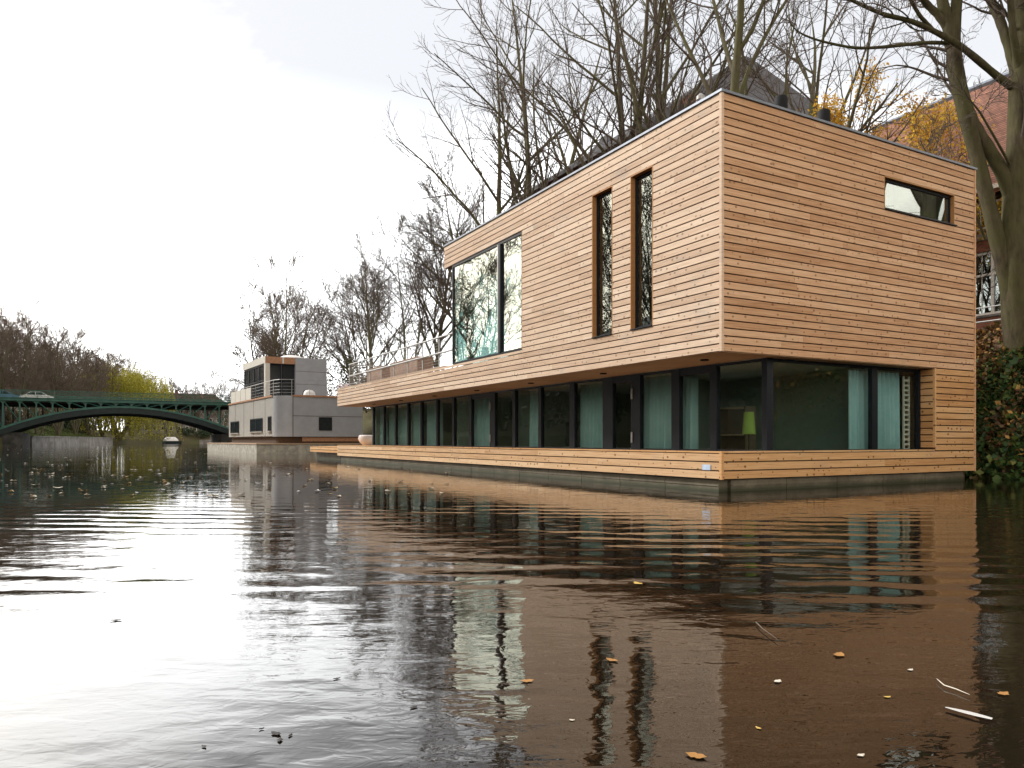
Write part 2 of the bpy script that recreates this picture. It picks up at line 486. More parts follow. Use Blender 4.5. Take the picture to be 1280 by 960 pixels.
xs = [-900, -400, -200, -120, -80, -60, -45, -36, -30, -27, -24.5, -23, -22, -21, -20.6, -20.3, -15, 0, 6, 8.3, 8.7, 9.0, 9.4, 9.8, 10.2, 10.6, 11, 11.4, 11.9, 12.5, 13.5, 16, 20, 26, 34, 45, 60, 100, 200, 450, 1000]
ys = [-300, -120] + list(range(-60, 60, 2)) + list(range(60, 236, 4)) + [236, 237, 238, 240, 243, 248, 255, 270, 300, 360, 450, 700, 1500]
V = []
rr = random.Random(3)
for y in ys:
    for x in xs:
        X0 = x + off(min(y, 260))
        z = ground(X0, y)
        if 8.9 < x < 13 or -30 < x < -21.5: z += rr.uniform(-.12, .12)
        V.append(w(X0, y, z))
nx = len(xs)
Q = [(j * nx + i, j * nx + i + 1, (j + 1) * nx + i + 1, (j + 1) * nx + i) for j in range(len(ys) - 1) for i in range(nx - 1)]
tag(link('ground', np_mesh('ground', V, Q, M['soil'], smooth=True)), kind='structure', label='grassy canal banks and streets beyond')
mb = MB(); a = [w(-90, -120), w(90, -120), w(90, 245), w(-90, 245)]
mb.poly(a, [(0, 1, 2, 3)])
tag(mb.build('water', M['water']), kind='structure', label='rippled canal water')
# street behind the right bank
mb = MB()
pp = [w(15.5, -60, 3.78), w(18.6, -60, 3.81), w(18.6, 110, 3.81), w(15.5, 110, 3.78)]
mb.poly(pp, [(0, 1, 2, 3)])
tag(mb.build('road', M['asphalt']), kind='structure', label='asphalt street behind the right bank')

# ------------------------------------------------------------------ TIMBER HOUSEBOAT
H = empty('timber_houseboat', (CX, CY, 0), ANG, 'two-storey houseboat clad in pale horizontal larch boards with dark glazing, nearest the camera', 'houseboat')
L1, L2, W = 11.10, 22.25, 7.20
ZB, ZD, ZS, ZT, ZF = .206, .667, 2.297, 6.505, 3.02
P = (ZT - ZS) / 33
zk = lambda k: ZS + k * P


def rects(u0, u1, z0, z1, holes):
    """split the rectangle minus holes into rectangles"""
    zs = sorted({z0, z1, *[h[2] for h in holes if z0 < h[2] < z1], *[h[3] for h in holes if z0 < h[3] < z1]})
    out = []
    for a, b in zip(zs, zs[1:]):
        m = (a + b) / 2; segs = [(u0, u1)]
        for h in holes:
            if h[2] < m < h[3]:
                ns = []
                for s0, s1 in segs:
                    if h[1] <= s0 or h[0] >= s1: ns.append((s0, s1)); continue
                    if h[0] > s0: ns.append((s0, h[0]))
                    if h[1] < s1: ns.append((h[1], s1))
                segs = ns
        out += [(s0, s1, a, b) for s0, s1 in segs]
    return out


def boards(mb, axis, pos, u0, u1, z0, z1, pitch, holes=(), gap=.022, th=.022, inward=1, seed=1):
    """horizontal boards on the plane axis=pos, outer face at pos"""
    rn = random.Random(seed)
    n = max(1, int(round((z1 - z0) / pitch))); p = (z1 - z0) / n
    for k in range(n):
        a, b = z0 + k * p, z0 + (k + 1) * p
        cuts = [u0]
        x = u0 + rn.uniform(.8, 4.5)
        while x < u1 - .6: cuts.append(x); x += rn.uniform(2.4, 4.8)
        cuts.append(u1)
        for c0, c1 in zip(cuts, cuts[1:]):
            for s0, s1, za, zb in rects(c0, c1, a + gap / 2, b - gap / 2, holes):
                if s1 - s0 < .02 or zb - za < .012: continue
                e = .0015; j = rn.uniform(0, .0025) * inward
                if axis == 'x': mb.box(pos + j, pos + th * inward, s0 + e, s1 - e, za, zb)
                else: mb.box(s0 + e, s1 - e, pos + j, pos + th * inward, za, zb)


hA = (2.935, 3.627, zk(5), zk(28)); hB = (1.714, 2.368, zk(5), zk(28)); hC = (6.507, L1 + 1, zk(5), zk(28))
hR = (4.185, 6.457, zk(23), zk(28))
P = (ZT - ZS) / 33
mb = MB()
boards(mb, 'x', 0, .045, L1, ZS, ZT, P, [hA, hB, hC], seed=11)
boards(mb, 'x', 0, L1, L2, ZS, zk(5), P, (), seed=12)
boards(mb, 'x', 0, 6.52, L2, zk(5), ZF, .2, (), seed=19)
mb.build('long_side_cladding', M['pale_wood'], H)
mb = MB()
boards(mb, 'y', 0, .045, W, ZS, ZT, P, [hR], seed=13)
mb.build('wall_cladding', M['wood'], H)
mb = MB()
boards(mb, 'x', W, .0, L1, ZS, ZT, P, [], inward=-1, seed=14)
mb.build('wall_cladding', M['wood'], H)
mb = MB()
boards(mb, 'y', L2, .02, W, ZS, ZF, (ZF - ZS) / 6, [], inward=-1, seed=15)
mb.build('wall_cladding', M['wood'], H)
mb = MB()
boards(mb, 'y', 0, 5.835, W, ZD - .026, ZS, .1275, (), seed=16)
boards(mb, 'x', 5.785, .04, .30, ZD + .03, ZS - .01, .1275, (), inward=1, seed=17)
mb.box(5.785, 5.832, -.004, .04, ZD + .04, ZS + .0)
mb.build('recess_cladding', M['honey'], H)
mb = MB()
boards(mb, 'x', 0, .045, L2, ZB, ZD - .03, (ZD - .03 - ZB) / 3, (), seed=21)
mb.build('long_side_fascia', M['honey2'], H)
mb = MB()
boards(mb, 'y', 0, .045, W, ZB, ZD - .03, (ZD - .03 - ZB) / 3, (), seed=22)
boards(mb, 'y', L2, .02, W, ZB, ZD - .03, (ZD - .03 - ZB) / 3, (), inward=-1, seed=23)
boards(mb, 'x', W, 0, L2, ZB, ZD - .03, (ZD - .03 - ZB) / 3, (), inward=-1, seed=24)
rn = random.Random(5); y = .0
while y < L2:
    y2 = min(L2, y + rn.uniform(2.5, 4.5)); mb.box(-.006, .15, y + .002, y2 - .002, ZD - .026, ZD); y = y2
mb.box(.152, 5.78, -.006, .15, ZD - .026, ZD)
mb.build('deck_fascia', M['honey'], H)
mb = MB()
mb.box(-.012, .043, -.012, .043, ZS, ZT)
mb.build('corner_board', M['pale_wood'], H)
mb = MB(); mb.box(-.012, .043, -.012, .043, ZB, ZD - .028); mb.build('corner_board', M['honey'], H)
mb = MB(); mb.box(W - .03, W + .012, -.010, .03, ZB, ZT); mb.build('corner_board', M['wood'], H)

# dark wall cores behind the boards
mb = MB()
for u0, u1, a, b in rects(.03, L1 - .05, ZS + .02, ZT - .01, [hA, hB, hC]): mb.box(.024, .20, u0, u1, a, b)
mb.box(.024, .20, L1 - .05, L2 - .03, ZS + .02, ZF - .12)
for u0, u1, a, b in rects(.2, W - .03, ZS + .02, ZT - .01, [hR]): mb.box(u0, u1, .024, .20, a, b)
mb.box(W - .20, W - .024, .2, L1 - .1, ZS + .02, ZT - .01)
mb.box(.2, W - .03, L2 - .2, L2 - .024, ZS + .02, ZF - .12)
mb.box(5.81, W - .03, .024, .2, ZB + .01, ZS)
mb.box(W - .20, W - .024, .2, L2 - .6, -.1, ZS)
mb.box(.2, W - .2, .2, L1 - .1, ZT - .30, ZT - .12)          # roof slab
mb.box(.024, .18, .03, L2 - .03, ZB + .01, ZD - .035)
mb.box(.18, W - .03, .024, .18, ZB + .01, ZD - .035)
mb.box(5.81, 5.95, .2, .36, ZD, ZS)
mb.build('wall_core', M['core'], H)
mb = MB(); mb.box(.2, W - .2, .2, L1 - .1, ZT - .118, ZT - .10); mb.build('roof', M['roof'], H)
# beam end at the open corner
mb = MB()
boards(mb, 'y', L1, .0, W, zk(28), ZT, P, (), inward=-1, seed=31)
mb.build('wall_cladding', M['wood'], H)
mb = MB(); mb.box(.03, W - .03, L1 - .09, L1 - .024, zk(28) + .01, ZT - .01)
mb.box(.03, .5, 10.60, L1 - .1, zk(28) - .008, zk(28) + .01)
mb.build('beam_core', M['core'], H)
# coping
mb = MB()
mb.box(-.03, .22, -.03, L1 + .02, ZT + .002, ZT + .042)
mb.box(.222, W + .03, -.03, .22, ZT + .002, ZT + .042)
mb.box(W - .2, W + .03, .222, L1 + .02, ZT + .002, ZT + .042)
mb.box(.222, W - .202, L1 - .18, L1 + .02, ZT + .002, ZT + .042)
mb.build('coping', M['zinc'], H)
# soffit under the overhang
mb = MB(); n = 17
for i in range(n):
    y0 = .03 + i * (L2 - .06) / n; y1 = .03 + (i + 1) * (L2 - .06) / n
    mb.box(.026, 1.32, y0 + .002, y1 - .002, ZS - .004, ZS + .018)
mb.box(1.322, 5.78, .026, .30, ZS - .004, ZS + .018)
mb.build('soffit', M['soffit'], H)
mb = MB(); mb.box(1.38, W - .2, .36, L2 - .22, ZS + .02, ZS + .2); mb.build('ceiling', M['white'], H)
for k in range(7):
    mb = MB(); mb.lathe([(.075, ZS - .028), (.075, ZS - .006), (.06, ZS - .005)], 14, (.62, 1.04 + 3.05 * k))
    o = mb.build('downlight', M['black'], H, True)
# hull, deck
mb = MB(); y = .16
while y < L2 - .3:
    y2 = min(L2 - .2, y + 1.33); mb.box(.10, .3, y + .006, y2 - .006, -.5, .19); mb.box(.085, .099, y + .006, y2 - .006, .09, .12); y = y2
x = .302
while x < W - .3:
    x2 = min(W - .2, x + 1.33); mb.box(x + .006, x2 - .006, .10, .3, -.5, .19); mb.box(x + .006, x2 - .006, .085, .099, .09, .12); x = x2
mb.box(.31, W - .2, .31, L2 - .2, -.55, .17)
mb.build('hull', M['hull'], H)
mb = MB(); y = .16
x = .155
while x < 1.3:
    mb.box(x, x + .135, .155, L2 - .02, ZD - .055, ZD - .028); x += .142
mb.build('deck', M['deck'], H)
mb = MB()
mb.box(.12, .3, L2 - .20, L2 + .0, -.4, ZB)
mb.build('mooring_post', M['black'], H)
mb = MB()
boards(mb, 'x', .05, L2 + .02, 27.1, .31, .55, .12, (), seed=41)
boards(mb, 'y', 27.1, .06, 4.8, .31, .55, .12, (), inward=-1, seed=42)
for i in range(34): mb.box(.06 + .14 * i, .06 + .14 * i + .132, L2 + .02, 27.1, .552, .575)
mb.build('landing_stage', M['honey'], H)
mb = MB(); mb.box(.3, 4.6, L2 + .1, 26.9, -.4, .30); mb.build('stage_float', M['hull'], H)


# windows of the upper storey (each a window > frame, pane)
def win_x(name, y0, y1, z0, z1, d=.13, fw=.055, glassm='glass_up', mull=(), sill=True):
    fr = MB()
    fr.box(d, d + .06, y0, y0 + fw, z0, z1); fr.box(d, d + .06, y1 - fw, y1, z0, z1)
    fr.box(d, d + .06, y0 + fw, y1 - fw, z0, z0 + fw); fr.box(d, d + .06, y0 + fw, y1 - fw, z1 - fw, z1)
    for m_ in mull: fr.box(d - .02, d + .06, m_ - .05, m_ + .05, z0 + fw, z1 - fw)
    o = fr.build(name, M['anth'], H)
    ps = [y0 + fw] + [q for m_ in mull for q in (m_ - .05, m_ + .05)] + [y1 - fw]
    for a, b in zip(ps[::2], ps[1::2]):
        MB().box(d + .025, d + .033, a, b, z0 + fw, z1 - fw).build('pane', M[glassm], o)
    li = MB()
    li.box(-.003, d, y0 - .0, y0 + .018, z0, z1); li.box(-.003, d, y1 - .018, y1, z0, z1); li.box(-.002, d, y0 + .019, y1 - .019, z1 - .018, z1)
    li.build('lining', M['jambwood'], o)
    if sill: MB().box(-.03, d, y0 + .02, y1 - .02, z0 + .002, z0 + .02).build('sill', M['anth'], o)
    return o


win_x('window', hB[0], hB[1], hB[2], hB[3], d=.10, fw=.07, glassm='glass_mid')
win_x('window', hA[0], hA[1], hA[2], hA[3], d=.10, fw=.07, glassm='glass_mid')
# corner window beside the terrace
fr = MB()
y0, y1, z0, z1 = 6.525, 10.57, ZF + .004, zk(28) - .01
fr.box(.02, .10, y0, y0 + .05, z0, z1); fr.box(.02, .10, y1 - .06, y1, z0, z1)
fr.box(.02, .10, y0 + .05, y1 - .06, z0, z0 + .05); fr.box(.02, .10, y0 + .05, y1 - .06, z1 - .06, z1)
fr.box(-.01, .10, 7.60, 7.72, z0 + .05, z1 - .06)
for x in (2.4, 4.8, 6.9): fr.box(x, x + .09, y1 - .07, y1 + .0, z0, z1)
fr.box(.102, 6.9, y1 - .06, y1, z0, z0 + .05); fr.box(.102, 6.9, y1 - .06, y1, z1 - .06, z1)
o = fr.build('corner_window', M['anth'], H)
MB().box(.05, .058, y0 + .05, 7.60, z0 + .05, z1 - .06).build('pane', M['glass_up'], o)
MB().box(.05, .058, 7.72, y1 - .06, z0 + .05, z1 - .06).build('pane', M['glass_up'], o)
for a, b in ((.1, 2.4), (2.49, 4.8), (4.89, 6.9)): MB().box(a, b, y1 - .035, y1 - .027, z0 + .05, z1 - .06).build('pane', M['glass_up'], o)
MB().box(.0, .12, y0 - .018, y0 - .001, z0, z1).build('lining', M['jambwood'], o)
MB().box(-.014, -.011, 7.70, 7.75, z0 + .05, z1 - .06).build('mullion_cover', M['steel'], o)
# strip window on the end wall
x0, x1, z0, z1 = hR
d = .07; f = .06
fr = MB(); fr.box(x0, x0 + f, d, d + .06, z0, z1); fr.box(x1 - f, x1, d, d + .06, z0, z1); fr.box(x0 + f, x1 - f, d, d + .06, z0, z0 + f + .02); fr.box(x0 + f, x1 - f, d, d + .06, z1 - f, z1)
o = fr.build('window', M['anth'], H); o['label'] = 'long low strip window high on the end wall'
MB().box(x0 + f, x1 - f, d + .025, d + .033, z0 + f + .02, z1 - f).build('pane', M['glass_up'], o)
li = MB(); li.box(x1 - .018, x1, -.003, d, z0, z1); li.box(x0, x0 + .018, -.003, d, z0, z1); li.box(x0 + .019, x1 - .019, -.003, d, z1 - .02, z1)
li.build('lining', M['jambwood'], o)
MB().box(x0 + .02, x1 + .05, -.035, d, z0 + .002, z0 + .022).build('sill', M['anth'], o)

# ground floor glazing: one window per bay on the long side
mull = [(.28, .40), (1.50, 1.68), (2.53, 2.77), (3.77, 4.08), (4.75, 5.13), (6.30, 6.52), (7.87, 8.02), (9.27, 9.43), (10.50, 10.82), (12.08, 12.25), (13.38, 13.52), (14.75, 14.89), (16.19, 16.32), (17.51, 17.64), (18.87, 19.0), (20.23, 20.36), (21.60, 21.72)]
GX = 1.40
for i, ((a0, a1), (b0, b1)) in enumerate(zip(mull, mull[1:])):
    door = i in (3, 8)
    fr = MB()
    top = ZS - (.16 if i in (1, 3, 8) else .05)
    fr.box(GX - .04, GX + .06, a0 if i else a1 - .02, a1, ZD - .03, ZS - .006)
    if i == 15: fr.box(GX - .04, GX + .06, b0, b1, ZD - .03, ZS - .006)
    fr.box(GX - .03, GX + .05, a1, b0, top, ZS - .006)
    fr.box(GX - .03, GX + .05, a1, b0, ZD - .03, ZD + .01)
    o = fr.build('glazed_door' if door else 'window', M['anth'], H)
    MB().box(GX + .01, GX + .018, a1, b0, ZD + .01, top).build('pane', M['glass'], o)
    if door:
        hb = MB()
        yy = a1 - .05
        hb.box(GX - .075, GX - .042, yy - .015, yy + .015, 1.75, 1.98); hb.build('hinge', M['steel'], o)
        hb = MB(); hb.box(GX - .075, GX - .042, yy - .015, yy + .015, .80, 1.03); hb.build('hinge', M['steel'], o)
GY = .33
fr = MB()
fr.box(1.34, 1.50, GY - .06, GY + .06, ZD - .03, ZS - .006)
fr.build('corner_post', M['anth'], H)
for a, b, c in ((1.50, 4.24, 0), (4.41, 5.72, 1)):
    fr = MB()
    fr.box(a, b, GY - .03, GY + .05, ZS - .06, ZS - .006); fr.box(a, b, GY - .03, GY + .05, ZD - .03, ZD + .012)
    fr.box(b, b + (.17 if not c else .06), GY - .04, GY + .05, ZD - .03, ZS - .006)
    o = fr.build('window', M['anth'], H)
    MB().box(a, b, GY + .01, GY + .018, ZD + .012, ZS - .06).build('pane', M['glass'], o)

# interior
mb = MB()
mb.box(1.46, W - .21, .36, L2 - .3, -.22, -.15)
mb.box(.25, W - .21, .25, 10.5, ZS + .60, ZS + .66)
mb.build('floor', M['infloor'], H)
mb = MB()
mb.box(W - .30, W - .22, .4, L2 - .7, -.15, ZS)
for yy in (4.45, 9.6, 13.45, 17.6): mb.box(1.9 if yy < 5 else 1.55, W - .3, yy, yy + .1, -.15, ZS)
mb.box(4.6, 4.7, .7, 4.4, -.15, ZS)
mb.box(1.5, W - .3, L2 - .62, L2 - .5, -.15, ZS)
mb.box(4.8, 4.9, .3, 10.4, ZS + .66, ZT - .3)
mb.box(.3, 4.8, 5.9, 6.0, ZS + .66, ZT - .3)
mb.build('interior_wall', M['inwall'], H)

# terrace
mb = MB(); mb.box(.21, W - .05, L1 - .08, L2 - .21, ZF - .2, ZF - .13); mb.build('terrace_deck', M['deck'], H)
mb = MB(); mb.box(-.002, .12, L1, L2, ZF + .002, ZF + .02); mb.box(.122, W, L2 - .12, L2, ZF + .002, ZF + .02); mb.build('parapet_cap', M['pale_wood'], H)
mb = MB()
xr, ya, yb = .22, 10.68, 21.3
mb.tube([(xr, ya, 3.985), (xr, yb, 3.985), ], .030, 8); mb.tube([(xr, yb, 3.985), (W - .3, yb, 3.985)], .024, 8)
mb.tube([(xr - .02, ya, 3.50), (xr - .02, yb, 3.50)], .028, 8); mb.tube([(xr, yb, 3.50), (W - .3, yb, 3.50)], .022, 8)
mb.tube([(W - .3, ya, 3.985), (W - .3, yb, 3.985)], .024, 8)
for k in range(9):
    yy = ya + (yb - ya) * k / 8
    mb.box(xr + .01, xr + .03, yy - .03, yy + .03, ZF - .15, 3.97); mb.box(W - .32, W - .3, yy - .03, yy + .03, ZF - .15, 3.97)
for k in range(1, 6): mb.box(xr + k * 1.11 - .03, xr + k * 1.11 + .03, yb - .01, yb + .01, ZF - .15, 3.97)
rl = mb.build('railing', M['steel'], H)
mb = MB()
z = ZF + .1
for yy in np.arange(ya, yb, .09): mb.tube([(xr + .04, yy, ZF + .05), (xr + .04, yy, 3.96)], .0045, 3, cap=False)
while z < 3.95:
    mb.tube([(xr + .04, ya, z), (xr + .04, yb, z)], .0045, 3, cap=False); mb.tube([(xr, yb, z), (W - .3, yb, z)], .0025, 3, cap=False); z += .09
mb.build('wire_mesh', M['steel'], rl)
MB().box(-.012, -.001, .245, .435, .355, .445).build('number_plate', plain('pale_blue_plate', (.5, .62, .78), .4), H)
for x in (1.86, 3.01):
    mb = MB(); mb.lathe([(.075, ZT - .1), (.075, 6.72)], 20, (x, .42))
    o = mb.build('roof_vent', M['black'], H, True)
    mb = MB(); mb.lathe([(.105, 6.70), (.115, 6.73), (.115, 6.98), (.095, 7.01), (.02, 7.02)], 24, (x, .42)); mb.build('cowl', M['black'], o, True)
mb = MB(); mb.tube([(.45, .9, 6.4), (.45, .9, 6.78), (.46, .95, 6.9), (.5, 1.06, 6.94), (.55, 1.15, 6.88)], .035, 10); mb.lathe([(.02, 6.98), (.075, 6.93), (.075, 6.87)], 14, (.47, .98))
mb.build('vent_pipe', M['steel'], H, True)


# things in and on the timber houseboat
def hw(x, y, z=0): return w(x, y, z)


def curtain(a, b, axis, pos, label, z0=-.12, z1=2.22):
    n = max(14, int((b - a) * 48)); V = []; Fc = []
    rn = random.Random(int(a * 100)); ph = rn.uniform(0, 6)
    for i in range(n + 1):
        s = a + (b - a) * i / n
        dpt = .050 * math.sin(s * 44 + ph + 1.3 * math.sin(s * 9)) + .02 * math.sin(s * 17)
        for z, k in ((z0, 1.25), ((z0 + z1) / 2, 1.0), (z1, .7)):
            V.append((pos + dpt * k, s, z) if axis == 'x' else (s, pos + dpt * k, z))
    for i in range(n):
        for j in range(2):
            q = i * 3 + j; Fc.append((q, q + 3, q + 4, q + 1))
    mb = MB(); mb.poly(V, Fc)
    o = mb.build('curtain', M['curtain'], None, True, (CX, CY, 0), ANG)
    rod = MB()
    if axis == 'x': rod.tube([(pos, a - .05, z1 + .02), (pos, b + .05, z1 + .02)], .012, 6)
    else: rod.tube([(a - .05, pos, z1 + .02), (b + .05, pos, z1 + .02)], .012, 6)
    rod.build('curtain_rail', M['white'], o)
    sol = o.modifiers.new('thick', 'SOLIDIFY'); sol.thickness = .004
    return tag(o, label, 'curtain', 'teal curtains behind the lower storey glazing')


G1 = 'teal pleated curtain '
for a, b, l in ((2.98, 4.02, 'filling the bay just right of the door with silver hinges'),
                (2.30, 2.75, 'covering the left half of the second bay from the glass corner'),
                (5.40, 6.45, 'in the bay just left of the door with silver hinges'),
                (8.35, 8.95, 'a narrow strip in the eighth bay from the near glass corner'),
                (11.2, 12.5, 'in the bay left of the tree-reflecting narrow door'),
                (15.0, 16.4, 'in the sixth bay from the far end of the long glazing'),
                (16.75, 17.85, 'in the fifth bay from the far end of the long glazing'),
                (18.15, 19.1, 'in the fourth bay from the far end of the long glazing'),
                (19.4, 20.4, 'in the third bay from the far end of the long glazing'),
                (20.75, 21.55, 'behind the endmost far bay of the long glazing')):
    curtain(a, b, 'x', 1.66, G1 + l)
curtain(3.86, 4.52, 'y', .55, G1 + 'left of the mullion in the end wall glazing')
curtain(4.66, 5.42, 'y', .55, G1 + 'right of the mullion in the end wall glazing')
cu = curtain(6.6, 7.9, 'x', .45, 'pale grey-green curtain in the right pane of the large upper window', 2.98, 5.8)
cu['group'] = 'curtains behind the upper storey glazing'

fl = empty('floor_lamp', hw(2.4, 1.68, -.15), 0, 'slim floor lamp with a bright green shade behind the corner glazing', 'floor lamp')
MB().lathe([(.13, 0), (.13, .02), (.02, .03)], 18).build('base', M['black'], fl, True)
MB().tube([(0, 0, .02), (0, 0, 1.2)], .009, 8).build('pole', M['black'], fl, True)
mb = MB(); mb.lathe([(.13, 1.12), (.095, 1.56), (.09, 1.56), (.125, 1.12)], 24); mb.build('lamp_shade', M['shade'], fl, True)
tv = empty('television', hw(2.2, 7.35, -.15), ANG, 'dark flat television standing behind the long glazing', 'television')
MB().box(-.05, 0, -.55, .55, .85, 1.5).build('screen', M['dkwin'], tv)
MB().box(-.2, .2, -.5, .5, 0, .75).build('cabinet', M['core'], tv)
MB().box(-.04, .04, -.05, .05, .75, .85).build('stand', M['black'], tv)
bs = empty('bookshelf', hw(2.9, 2.5, -.15), ANG, 'dark brown bookshelf behind the second bay from the glass corner', 'bookshelf')
mb = MB(); mb.box(-.15, .15, -.4, -.37, 0, 1.7); mb.box(-.15, .15, .37, .4, 0, 1.7); mb.box(.13, .15, -.37, .37, 0, 1.7); mb.build('frame', M['infloor'], bs)
for z in (.05, .55, 1.1, 1.66): MB().box(-.15, .13, -.37, .37, z, z + .03).build('shelf', M['deck'], bs)
tr_ = empty('towel_radiator', hw(5.58, .47, .1), ANG, 'pale ladder radiator at the right end of the end wall glazing', 'radiator')
mb = MB(); mb.box(-.1, -.07, -.015, .015, 0, 2.05); mb.box(.07, .1, -.015, .015, 0, 2.05); mb.build('upright', M['cloth'], tr_)
mb = MB()
for k in range(20): mb.box(-.07, .07, -.012, .012, .05 + k * .1, .09 + k * .1)
mb.build('rungs', M['cloth'], tr_)
for (a, b), l in (((19.0, 20.9), 'brown screen box on the terrace nearer the railing corner'), ((15.3, 18.1), 'longer brown screen box on the terrace nearer the corner window')):
    p = empty('planter_box', hw(1.15, (a + b) / 2, ZF - .13), ANG, l, 'planter', 'brown planter boxes on the terrace')
    hf = (b - a) / 2
    mb = MB(); mb.box(-.3, .3, -hf, hf, .05, .86); mb.build('body', M['rattan'], p)
    mb = MB(); mb.box(-.32, .32, -hf - .02, hf + .02, .862, .89); mb.build('rim', M['brownpanel'], p)
mb = MB()
mb.lathe([(.12, 0), (.24, .02), (.36, .14), (.42, .27), (.40, .37), (.36, .40), (.33, .38), (.36, .3), (.2, .1), (.05, .06)], 28)
o = mb.build('bowl_planter', plain('white_plastic', (.74, .68, .66), .4), None, True, hw(1.75, 23.0, .576)); o.scale = (1.4, 1.4, 1.3)
tag(o, 'round white bowl standing on the deck at the far end of the long glazing', 'planter')

# ------------------------------------------------------------------ GREY HOUSEBOAT
GA = R(32.0)
G = empty('grey_houseboat', (-16.25, 47.3, 0), GA, 'grey panel-clad houseboat with rounded corner and roof terrace moored beyond the timber one', 'houseboat')


def rounded(x0, x1, y0, y1, r, n=8):
    pts = []
    for i in range(n + 1):
        a = math.pi + i / n * math.pi / 2
        pts.append((x0 + r + r * math.cos(a), y0 + r + r * math.sin(a)))
    return pts + [(x1, y0), (x1, y1), (x0, y1)]


MB().prism([(0, 0), (7.7, 0), (7.7, 17.2), (0, 17.2)], -.5, .60).build('pontoon', M['concrete'], G)
MB().box(-.03, 7.75, -.05, 17.3, .602, .68).build('pontoon_deck', M['deck'], G)
MB().prism(rounded(1.75, 7.4, 1.35, 16.2, .9), .682, 1.12).build('plinth', M['core'], G)
mb = MB(); mb.box(3.3, 7.3, 1.30, 1.345, .80, 1.08); mb.build('plinth_strip', M['brownpanel'], G)
# lower storey: taupe long side, grey end, seams
pts = rounded(1.55, 7.5, 1.15, 16.4, 1.05, 12)
mb = MB()
n = len(pts)
Vv = [(x, y, 1.122) for x, y in pts] + [(x, y, 3.86) for x, y in pts]
for i in range(n):
    j = (i + 1) % n
    mid = ((pts[i][0] + pts[j][0]) / 2)
    m_ = 1 if (pts[i][0] < 1.57 and pts[j][0] < 1.57) else 0
    mb.poly([Vv[i], Vv[j], Vv[n + j], Vv[n + i]], [(0, 1, 2, 3)], m_)
mb.poly([(x, y, 3.86) for x, y in pts], [tuple(range(n))]); mb.poly([(x, y, 1.122) for x, y in pts], [tuple(range(n))[::-1]])
lw = mb.build('wall', [M['gpanel'], M['bpanel']], G)
mb = MB()
for y in (4.2, 7.6, 10.8, 13.9): mb.box(1.540, 1.549, y, y + .03, 1.14, 3.84)
mb.box(2.62, 7.49, 1.140, 1.149, 2.50, 2.53); mb.box(2.60, 2.64, 1.140, 1.149, 1.14, 3.84); mb.box(1.535, 1.548, 2.2, 16.3, 1.13, 1.16)
mb.build('panel_seam', M['core'], G)
mb = MB(); mb.box(1.48, 1.54, 2.2, 16.4, 3.80, 3.92); mb.box(2.6, 7.55, 1.08, 1.139, 3.80, 3.92); mb.build('roof_edge_trim', M['brownpanel'], G)


def gwin(side, a, b, z0, z1, blind=False):
    fr = MB(); fw = .07
    if side == 'x':
        fr.box(1.50, 1.53, a, a + fw, z0, z1); fr.box(1.50, 1.53, b - fw, b, z0, z1); fr.box(1.50, 1.53, a + fw, b - fw, z0, z0 + fw); fr.box(1.50, 1.53, a + fw, b - fw, z1 - fw, z1)
        fr.box(1.50, 1.53, (a + b) / 2 - .04, (a + b) / 2 + .04, z0 + fw, z1 - fw)
        o = fr.build('window', M['anth'], G); MB().box(1.522, 1.546, a + fw, b - fw, z0 + fw, z1 - fw).build('pane', M['dkwin'], o)
        MB().box(1.42, 1.535, a - .05, b + .05, z0 - .06, z0 - .005).build('sill', M['concrete'], o)
    else:
        fr.box(a, a + fw, 1.10, 1.135, z0, z1); fr.box(b - fw, b, 1.10, 1.135, z0, z1); fr.box(a + fw, b - fw, 1.10, 1.135, z0, z0 + fw); fr.box(a + fw, b - fw, 1.10, 1.135, z1 - fw, z1)
        o = fr.build('window', M['anth'], G); MB().box(a + fw, b - fw, 1.12, 1.146, z0 + fw, z1 - fw).build('pane', M['dkwin'], o)
    return o


gwin('x', 2.5, 3.35, 1.5, 2.5); gwin('x', 4.9, 8.6, 1.5, 2.45); gwin('x', 12.5, 15.6, 1.45, 2.4)
gwin('y', 4.37, 5.28, 1.55, 2.45)
# upper storey
UX0, UX1, UY0, UY1, UZ = 2.0, 6.5, 6.0, 13.2, 6.95
mb = MB(); mb.box(4.15, UX1, UY0, UY1, 3.862, UZ); mb.box(UX0 + .12, 4.148, UY0 + .4, UY1, 3.862, UZ - .02); mb.build('upper_wall', M['gpanel'], G)
mb = MB(); mb.box(4.16, UX1, UY0 - .008, UY0 - .001, 5.0, 5.02); mb.box(4.16, UX1, UY0 - .008, UY0 - .001, 5.95, 5.97); mb.build('panel_seam', M['core'], G)
mb = MB(); mb.box(UX0, 4.14, UY0, UY0 + .39, UZ - .5, UZ - .02); mb.build('front_panel', M['brownpanel'], G)
mb = MB(); mb.box(UX0 - .02, UX0 + .11, UY0 + .01, UY1, UZ - .5, UZ); mb.box(UX0, UX0 + .32, UY0 + .0, UY0 + .38, 3.862, UZ - .51); mb.box(3.2, 3.32, UY0 - .01, UY0, UZ - .5, UZ - .02); mb.build('pale_trim', M['cloth'], G)
for a, b in ((UX0 + .33, 3.2), (3.25, 4.14)):
    fr = MB(); fr.box(a, b, UY0 + .30, UY0 + .38, UZ - .62, UZ - .51); fr.box(a, a + .07, UY0 + .3, UY0 + .38, 3.9, UZ - .62); fr.box(b - .07, b, UY0 + .3, UY0 + .38, 3.9, UZ - .62)
    fr.box(a, b, UY0 + .3, UY0 + .38, 5.1, 5.2)
    o = fr.build('window', M['anth'], G); MB().box(a + .07, b - .07, UY0 + .35, UY0 + .39, 3.9, UZ - .62).build('pane', M['dkwin'], o)
